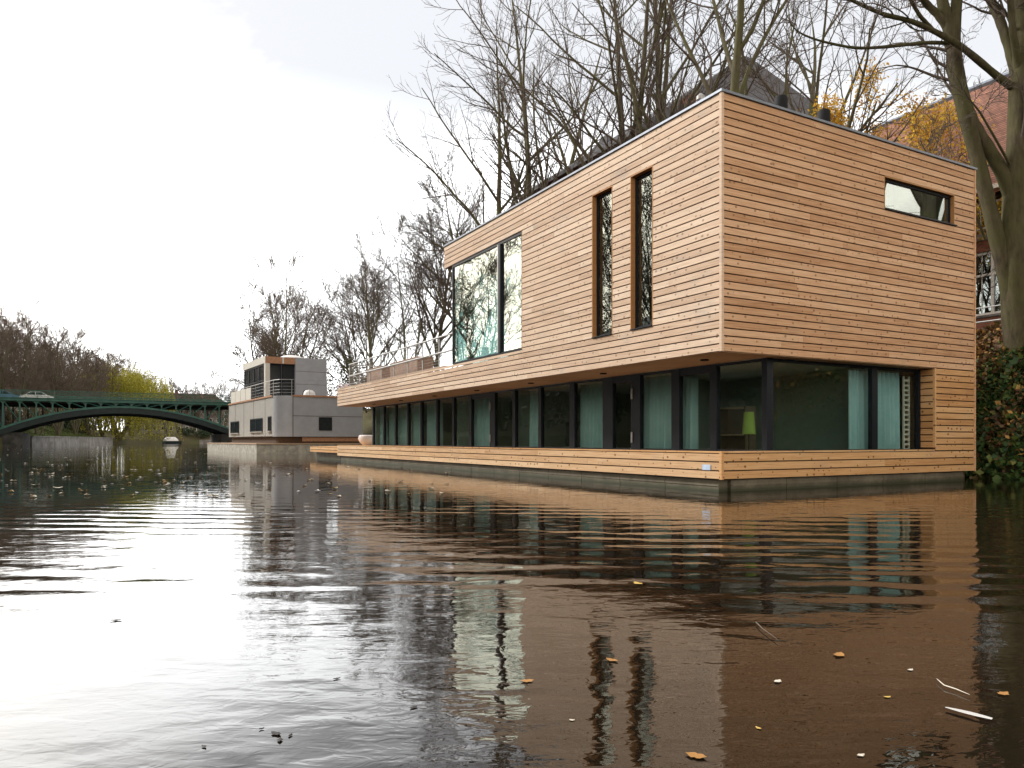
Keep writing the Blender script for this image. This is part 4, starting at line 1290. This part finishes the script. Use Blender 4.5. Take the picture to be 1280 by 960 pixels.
for i, x in enumerate(nodes):
    mb = MB()
    mb.prism([(x - .09, -.03), (x + .09, -.03), (x + .09, .15), (x - .09, .15)], zc(x) + .1, ZDK - .43)
    mb.poly([(x - .5, -.04, ZDK - .43), (x + .5, -.04, ZDK - .43), (x + .09, -.04, ZDK - .8), (x - .09, -.04, ZDK - .8), (x - .5, .0, ZDK - .43), (x + .5, .0, ZDK - .43), (x + .09, .0, ZDK - .8), (x - .09, .0, ZDK - .8)],
            [(0, 3, 2, 1), (4, 5, 6, 7), (0, 4, 7, 3), (1, 2, 6, 5)])
    mb.build('truss_post', M['green'], B)
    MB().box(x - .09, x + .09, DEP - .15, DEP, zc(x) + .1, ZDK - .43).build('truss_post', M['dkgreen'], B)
for a, b in zip(nodes, nodes[1:]):
    lf = (a + b) / 2 < CXB
    p, q = ((a + .1, ZDK - .5), (b - .1, zc(b) + .1)) if lf else ((b - .1, ZDK - .5), (a + .1, zc(a) + .1))
    MB().tube([(p[0], .06, p[1]), (q[0], .06, q[1])], .075, 4).build('truss_brace', M['green'], B)
for y0, nm in ((-.35, 0), (DEP + .2, 1)):
    mb = MB()
    mb.box(XL - 8, XR + 8, y0, y0 + .08, 7.88, 7.95); mb.box(XL - 8, XR + 8, y0, y0 + .06, 7.05, 7.1)
    x = XL - 8
    while x < XR + 8:
        mb.box(x - .04, x + .04, y0, y0 + .08, ZDK + .06, 7.95)
        for j in range(1, 12):
            xx = x + j * .17
            mb.box(xx - .020, xx + .020, y0 + .01, y0 + .04, 7.1, 7.88)
        mb.tube([(x, y0 + .05, 7.1), (x + 2.03, y0 + .05, 7.88)], .02, 4); mb.tube([(x, y0 + .05, 7.88), (x + 2.03, y0 + .05, 7.1)], .02, 4)
        x += 2.03
    mb.build('railing', M['green'], B)
MB().box(-40, -18.2, .3, DEP - .3, -2, 2.0).box(-40, -21.5, .0, DEP, 2.0, ZDK - .65).build('abutment', M['darkstone'], B)
MB().box(8.0, 26, .3, DEP - .3, -2, 1.9).box(10.9, 26, 0, DEP, 1.9, ZDK - .65).build('abutment', M['darkstone'], B)


def car(loc, rz, paint, label):
    e = empty('parked_car' if False else 'car', loc, rz, label, 'car', 'cars crossing the bridge')
    prof = [(-2.15, .35), (-2.15, .75), (-2.0, .92), (-1.45, 1.0), (-.85, 1.42), (.55, 1.45), (1.25, .98), (2.0, .82), (2.15, .6), (2.15, .35)]
    def ext(pr, hw, m_, nm, par=e):
        n = len(pr); mb = MB()
        mb.poly([(x, -hw, z) for x, z in pr] + [(x, hw, z) for x, z in pr], [tuple(range(n)), tuple(range(n, 2 * n))[::-1]] + [(i, n + i, n + (i + 1) % n, (i + 1) % n) for i in range(n)])
        return mb.build(nm, m_, par)
    ext(prof, .85, paint, 'body')
    ext([(-1.3, 1.0), (-.82, 1.36), (-.2, 1.38), (-.2, 1.0)], .857, M['dkwin'], 'side_window')
    ext([(-.12, 1.0), (-.12, 1.38), (.5, 1.38), (1.08, 1.0)], .857, M['dkwin'], 'side_window')
    for x in (-1.35, 1.35):
        for s in (-1, 1):
            mb = MB(); mb.tube([(x, s * .70, .33), (x, s * .88, .33)], .33, 16); wv = mb.build('wheel', M['rubber'], e, True)
            mb = MB(); mb.tube([(x, s * .875, .33), (x, s * .89, .33)], .19, 12); mb.build('rim', M['steel'], wv, True)
    return e


whitep = plain('white_car_paint', (.8, .8, .8), .25, 0, .02)
car(w(-16.6, 118, ZDK - .42), ANG, whitep, 'white car on the left part of the bridge, half hidden by the railing')
car(w(-20.8, 118, ZDK - .42), ANG, plain('blue_car_paint', (.10, .20, .34), .25, 0, .02), 'dark blue car at the left edge of the bridge, behind the white one')

# quay walls
mb = MB(); y = 129.0; k = 0
while y < 186:
    x = -20.2 + off(y); x2 = -20.2 + off(y + 6)
    P4_ = [w(x, y), w(x2, y + 5.96), w(x2 - .6, y + 5.96), w(x - .6, y)]
    mb.prism([(p[0], p[1]) for p in P4_], -1.5, 1.45); mb.prism([(p[0], p[1]) for p in [w(x + .12, y), w(x2 + .12, y + 5.96), w(x2 - .7, y + 5.96), w(x - .7, y)]], 1.452, 1.62)
    y += 6
tag(mb.build('quay_wall', M['quay']), 'low pale stone quay wall under the left half of the bridge arch', 'wall')
mb = MB()
for i in range(7):
    x0 = 18 + i * 5
    mb.prism([(p[0], p[1]) for p in [w(x0, 235.2), w(x0 + 4.96, 235.2), w(x0 + 4.96, 236.4), w(x0, 236.4)]], -1.5, 1.2)
tag(mb.build('quay_wall', M['quay']), 'low grey wall closing the far end of the canal right of the willow', 'wall')
# moored boat with a pale cover
bt = empty('moored_boat', w(9.5, 225, 0), ANG + .5, 'small green boat with a white cover moored right of the willow', 'boat')
V = []; Fc = []
for i in range(9):
    s = i / 8; x = -2.6 + 5.2 * s; wd_ = 1.0 * math.sin(math.pi * min(.999, .25 + .75 * (1 - s))) if s > .4 else .9
    wd_ = max(.05, wd_); V += [(x, -wd_, .75), (x, -wd_ * .7, .0), (x, 0, -.2), (x, wd_ * .7, .0), (x, wd_, .75)]
for i in range(8):
    for j in range(4): a = i * 5 + j; Fc.append((a, a + 1, a + 6, a + 5))
Fc += [(0, 4, 3, 2, 1)] + [(i * 5, i * 5 + 5, i * 5 + 9, i * 5 + 4) for i in range(8)]
mb = MB(); mb.poly(V, Fc); mb.build('hull', M['dkgreen'], bt)
mb = MB(); V = []; Fc = []
for i in range(7):
    x = -2.2 + 3.6 * i / 6
    for j in range(9):
        a = math.pi * j / 8; V.append((x, .95 * math.cos(a), .8 + math.sin(a) * (1.15 if 0 < i < 6 else .6)))
for i in range(6):
    for j in range(8): q = i * 9 + j; Fc.append((q, q + 1, q + 10, q + 9))
Fc += [tuple(range(9)), tuple(range(54, 63))[::-1]]
mb.poly(V, Fc); mb.build('cover', M['white'], bt, True)

# ------------------------------------------------------------------ BUILDINGS
# slate roofed building
S = empty('slate_roof_building', w(27.3, 25.2, 3.8), ANG, 'building with a tall dark slate hipped roof behind the timber houseboat', 'building')
a, b, ze, zp = 13.4, 5.8, 12.2, 21.5
MB().box(-a + .4, a - .4, -b + .4, b - .4, -.5, ze).build('wall', M['brick'], S)
mb = MB(); mb.poly([(-a, -b, ze), (a, -b, ze), (a, b, ze), (-a, b, ze), (-.25, 0, zp), (.25, 0, zp), (-a, -b, ze - .2), (a, -b, ze - .2), (a, b, ze - .2), (-a, b, ze - .2)],
                   [(0, 1, 5, 4), (1, 2, 5), (2, 3, 4, 5), (3, 0, 4), (9, 8, 7, 6), (0, 6, 7, 1), (1, 7, 8, 2), (2, 8, 9, 3), (3, 9, 6, 0)])
rf = mb.build('roof', M['slate'], S)
mb = MB(); mb.box(-9.2, -8.0, -4.9, -4.1, ze - .2, ze + 2.9); mb.build('chimney', M['brick'], rf)
mb = MB(); mb.box(-6.6, -6.0, -5.0, -4.4, ze - .2, ze + 2.3); mb.build('chimney', M['brick'], rf)
mb = MB(); mb.poly([(-11.9, -1.5, ze - 3), (-8.5, -1.5, ze - 3), (-8.5, 3, ze - 3), (-11.9, 3, ze - 3), (-11.9, -1.5, ze + .5), (-8.5, -1.5, ze + .5), (-8.5, 3, ze + .5), (-11.9, 3, ze + .5), (-10.6, .75, ze + 2.5)],
                   [(0, 1, 5, 4), (1, 2, 6, 5), (2, 3, 7, 6), (3, 0, 4, 7), (4, 5, 8), (5, 6, 8), (6, 7, 8), (7, 4, 8)])
mb.build('turret', M['slate'], rf)
for k in range(6):
    x = -9.5 + k * 3.6; o = MB().box(x, x + 1.2, -b + .33, -b + .395, 6, 8).build('window', M['white'], S); MB().box(x + .1, x + 1.1, -b + .30, -b + .325, 6.1, 7.9).build('pane', M['dkwin'], o)

# red brick building on the right
K = empty('brick_building', w(19, 0, 3.8), ANG, 'red brick building with white windows and a red tiled roof at the right edge', 'building')
Y0b, Y1b, zE, zR, DX = 0.8, 13.8, 6.25, 12.1, 5.0
wins = []
for k in range(2):
    yc = 6.0 - k * 3.1; wins.append((yc - .85, yc + .85, 4.65, 6.1)); wins.append((yc - .75, yc + .75, 1.55, 3.85))
for yc in (9.1, 12.0): wins.append((yc - .85, yc + .85, 4.65, 6.1)); wins.append((yc - .75, yc + .75, 1.55, 3.85))
mb = MB()
for u0, u1, a_, b_ in rects(Y0b, Y1b, -.5, zE - .02, wins): mb.box(0, .35, u0, u1, a_, b_)
mb.box(.351, 10, Y1b - .35, Y1b, -.5, zE - .02); mb.box(.351, 10, Y0b, Y0b + .35, -.5, zE - .02); mb.box(9.6, 10, Y0b + .35, Y1b - .35, -.5, zE - .02)
mb.poly([(.2, Y1b - .3, zE), (9.8, Y1b - .3, zE), (5, Y1b - .3, zR - .15)], [(0, 1, 2)])
mb.build('wall', M['brick'], K)
MB().box(2.0, 2.2, Y0b + .4, Y1b - .4, -.4, zE - .05).build('interior_wall', M['core'], K)
MB().box(.36, 9.5, Y0b + .4, Y1b - .4, 4.2, 4.4).build('storey_floor', M['core'], K)
mb = MB(); T_ = .18
mb.poly([(-.5, Y0b - .3, zE - .35), (DX, Y0b - .3, zR), (10.5, Y0b - .3, zE - .35), (-.5, Y1b + .3, zE - .35), (DX, Y1b + .3, zR), (10.5, Y1b + .3, zE - .35),
         (-.5, Y0b - .3, zE - .35 - T_), (DX, Y0b - .3, zR - T_), (10.5, Y0b - .3, zE - .35 - T_), (-.5, Y1b + .3, zE - .35 - T_), (DX, Y1b + .3, zR - T_), (10.5, Y1b + .3, zE - .35 - T_)],
        [(0, 3, 4, 1), (1, 4, 5, 2), (6, 7, 10, 9), (7, 8, 11, 10), (0, 6, 9, 3), (2, 5, 11, 8), (3, 9, 10, 4), (4, 10, 11, 5), (0, 1, 7, 6), (1, 2, 8, 7)])
rf = mb.build('roof', M['tile'], K)
MB().tube([(DX, Y0b - .35, zR + .05), (DX, Y1b + .35, zR + .05)], .13, 6).build('ridge_cap', M['zinc'], rf)
MB().box(-.62, -.505, Y0b - .3, Y1b + .3, zE - .42, zE - .26).build('gutter', M['white'], rf)
MB().box(-.06, -.002, Y0b, Y1b, 4.25, 4.5).build('string_course', M['stone'], K)
for a_, b_, c_, d_ in wins:
    fr = MB()
    fr.box(.10, .18, a_, a_ + .09, c_, d_); fr.box(.10, .18, b_ - .09, b_, c_, d_); fr.box(.10, .18, a_ + .09, b_ - .09, c_, c_ + .1); fr.box(.10, .18, a_ + .09, b_ - .09, d_ - .1, d_)
    m1 = (a_ + b_) / 2; fr.box(.09, .17, m1 - .05, m1 + .05, c_ + .1, d_ - .1)
    zm = c_ + (d_ - c_) * .62
    fr.box(.09, .17, a_ + .09, m1 - .05, zm, zm + .08); fr.box(.09, .17, m1 + .05, b_ - .09, zm, zm + .08)
    for s in (a_ + (m1 - a_) / 2, m1 + (b_ - m1) / 2): fr.box(.12, .15, s - .015, s + .015, c_ + .1, d_ - .1)
    o = fr.build('window', M['white'], K); MB().box(.135, .142, a_ + .09, b_ - .09, c_ + .1, d_ - .1).build('pane', M['glass_up'], o)
    MB().box(-.08, .10, a_ - .05, b_ + .05, c_ - .08, c_ - .002).build('sill', M['stone'], o)

mb = MB()
for z in (4.65, 4.25, 3.95): mb.tube([w(13.3, -14, z), w(13.3, 24, z)], .02, 6)
y = -14
while y < 24: p = w(13.3, y, 0); mb.tube([(p[0], p[1], 3.6), (p[0], p[1], 4.67)], .022, 6); y += 1.5
tag(mb.build('street_railing', M['steel']), 'thin grey metal railing along the top of the right bank', 'railing')


# far houses
def house(x, y, wx, wy, h, rh, wallm, roofm, label, rz=0.0, grp='far houses behind the trees'):
    e = empty('house', w(x, y, 3.6), ANG + rz, label, 'house', grp)
    MB().box(-wx / 2, wx / 2, -wy / 2, wy / 2, -1, h).build('wall', wallm, e)
    mb = MB(); mb.poly([(-wx / 2 - .4, -wy / 2 - .4, h), (wx / 2 + .4, -wy / 2 - .4, h), (wx / 2 + .4, wy / 2 + .4, h), (-wx / 2 - .4, wy / 2 + .4, h), (-wx / 2 + wy * .4, 0, h + rh), (wx / 2 - wy * .4, 0, h + rh)],
                       [(0, 1, 5, 4), (1, 2, 5), (2, 3, 4, 5), (3, 0, 4), (3, 2, 1, 0)]); rf = mb.build('roof', roofm, e)
    MB().box(-.8, .2, 0, 1.0, h + rh * .5, h + rh + 1.3).build('chimney', M['fartile'], rf)
    n = int(wx / 2.6)
    for zf in range(int(h // 3)):
        for i in range(n):
            xx = -wx / 2 + (i + .5) * wx / n
            o = MB().box(xx - .55, xx + .55, -wy / 2 - .06, -wy / 2 - .003, zf * 3 + .9, zf * 3 + 2.4).build('window', M['white'], e)
            MB().box(xx - .45, xx + .45, -wy / 2 - .075, -wy / 2 - .062, zf * 3 + 1.0, zf * 3 + 2.3).build('pane', M['dkwin'], o)


house(-46, 178, 22, 12, 9, 6, M['darkstone'], M['slate'], 'dark gabled house behind the trees at the left edge')
house(-30, 235, 36, 12, 10, 5, M['stone'], M['fartile'], 'long house with red roof far behind the trees left of the willow')
house(16, 285, 34, 12, 10, 4.5, M['stone'], M['fartile'], 'red roofed house right behind the willow')
house(58, 290, 36, 12, 10, 4, M['plaster'], M['fartile'], 'pale house with red roof far right of the willow')
for k, yy in enumerate((-8, 16, 40, 64, 88, 112, 136)):  # unseen house row, added to keep bright sky out of the glazing reflections
    house(-52, yy, 22, 12, 8 + k % 2, 4, M['darkstone'], M['slate'], 'unseen dark house added on the left bank to darken the glazing reflections', R(90), 'unseen houses added for the glazing reflections')

# ------------------------------------------------------------------ floating leaves


def leaf_mesh(name, L_, wd_, mat, curl, seed):
    rn = random.Random(seed); n = 9; V = []; Fc = []
    for i in range(n):
        s = i / (n - 1); hwid = wd_ * (math.sin(math.pi * min(1, s * 1.02)) ** .8) * (1 + .25 * math.sin(s * 17 + seed))
        z = curl * (2 * s - 1) ** 2
        V += [((s - .5) * L_, hwid, z + curl * .8), ((s - .5) * L_, 0, z * .6 + .003), ((s - .5) * L_, -hwid, z + curl * .6)]
    for i in range(n - 1):
        a = i * 3; Fc += [(a, a + 3, a + 4, a + 1), (a + 1, a + 4, a + 5, a + 2)]
    mb = MB(); mb.poly(V, Fc); me = mb.mesh(name, mat, True)
    return me


LM = {'brownish': plain('tan_leaf', (.40, .29, .13), .6), 'yellow': plain('yellow_leaf', (.62, .42, .10), .6), 'orange': plain('orange_leaf', (.44, .22, .06), .5), 'pale': plain('pale_leaf', (.72, .66, .55), .6), 'dark': plain('dark_leaf', (.03, .024, .02), .6), 'white': plain('white_film', (.66, .66, .64), .4)}


def onwater(px, py): Yd = CZ * F / (py - 551); return ((px - 640) / F * Yd, Yd, .004)


near = [(797.5, 730, 'yellow', .15, 'yellow leaf floating nearest the glazing reflection, left of the twig'),
        (1049, 819.5, 'orange', .12, 'orange leaf floating right of the twig'), (972, 852.5, 'pale', .07, 'cream leaf floating alone right of the narrow window reflections'),
        (1138, 838, 'pale', .05, 'small cream leaf floating above the white strip'), (1109, 872, 'yellow', .045, 'tiny yellow leaf floating left of the white strip'),
        (948, 911, 'yellow', .035, 'tiny yellow leaf floating in the dark reflection near the bottom'), (1076, 945, 'pale', .045, 'small cream leaf at the bottom edge below the white strip'),
        (715, 901, 'pale', .03, 'tiny white speck leaf beside the left narrow window reflection'), (659, 852, 'orange', .09, 'orange leaf floating beside the bright window reflection'),
        (870, 946, 'orange', .11, 'broad orange leaf floating at the bottom right of the narrow window reflections'), (1254, 868, 'orange', .09, 'orange leaf floating near the right edge'),
        (421, 849, 'dark', .05, 'dark leaf floating alone in the pale water at left centre'), (345, 918, 'dark', .07, 'larger of the dark leaves floating in a cluster in the pale foreground'),
        (350, 926, 'dark', .05, 'lowest dark leaf of the cluster in the pale foreground'), (327, 912, 'dark', .03, 'leftmost tiny dark leaf of the cluster in the pale foreground'),
        (363, 920, 'dark', .035, 'rightmost tiny dark leaf of the cluster in the pale foreground'), (517, 885, 'dark', .05, 'dark leaf floating left of the wavy roof reflection'),
        (255, 934, 'dark', .035, 'dark leaf floating alone at the bottom left'), (145, 776, 'dark', .10, 'dark leaf floating far left in the bright water'), (765, 826, 'orange', .10, 'orange leaf lying over the left narrow window reflection')]
for k, (px, py, c, s, l) in enumerate(near):
    o = link('floating_leaf', leaf_mesh('leaf', s * .55, s * .16, LM[c], s * .025, k), None, onwater(px, py), random.uniform(0, 6)); o.location.z = .002
    tag(o, l, 'leaf', 'leaves floating in the foreground')
# white strip and twig
V = []
mb = MB(); p = onwater(1210, 895)
for i in range(7):
    s = i / 6; V += [(-.065 + .13 * s, .013 * math.sin(math.pi * (.12 + .8 * s)) + .003, .004 + .004 * s), (-.065 + .13 * s, -.010 * math.sin(math.pi * (.1 + .85 * s))  , .005)]
mb.poly(V, [(2 * i, 2 * i + 2, 2 * i + 3, 2 * i + 1) for i in range(6)]); o = mb.build('bark_strip', LM['white'], None, True, p, R(-52))
tag(o, 'long white strip floating near the bottom right corner', 'debris')
q = [onwater(945, 781), onwater(953, 789), onwater(964, 797), onwater(972, 803)]; c0 = q[0]
mb = MB(); mb.tube([(a[0] - c0[0], a[1] - c0[1], .008) for a in q], [.003, .0025, .002, .001], 6)
tag(mb.build('floating_twig', M['fartwig'], None, True, c0), 'thin brown twig floating right of the narrow window reflections', 'twig')
q = [onwater(1171, 852), onwater(1180, 860), onwater(1195, 865), onwater(1212, 872)]; c0 = q[0]
mb = MB(); mb.tube([(a[0] - c0[0], a[1] - c0[1], .006) for a in q], [.001, .002, .002, .0008], 6)
tag(mb.build('floating_twig', LM['pale'], None, True, c0), 'pale curved twig floating just above the white strip', 'twig')

fm = [leaf_mesh('leaf', .12, .045, LM['pale'], .018, 3), leaf_mesh('leaf', .11, .04, LM['brownish'], .018, 5), leaf_mesh('leaf', .13, .045, LM['white'], .016, 8), leaf_mesh('leaf', .11, .045, LM['pale'], .018, 9)]
rn = random.Random(12); cnt = 0
while cnt < 270:
    py = 560 + 62 * rn.random() ** 1.7; px = rn.uniform(-20, 560)
    Yd = CZ * F / (py - 551); p = ((px - 640) / F * Yd, Yd)
    lx = (p[0] - CX) * VX + (p[1] - CY) * VY
    if lx > -.6 or lx < -20 or Yd > 95: continue
    if px > 300 and rn.random() < .55: continue
    o = link('floating_leaf', fm[cnt % 4], None, (p[0], p[1], .004), rn.uniform(0, 6)); s = rn.uniform(.5, 1.25); o.scale = (s, s, s)
    tag(o, 'small pale leaf floating on the dark water between the houseboats and the bridge', 'leaf', 'pale leaves scattered on the far water'); cnt += 1
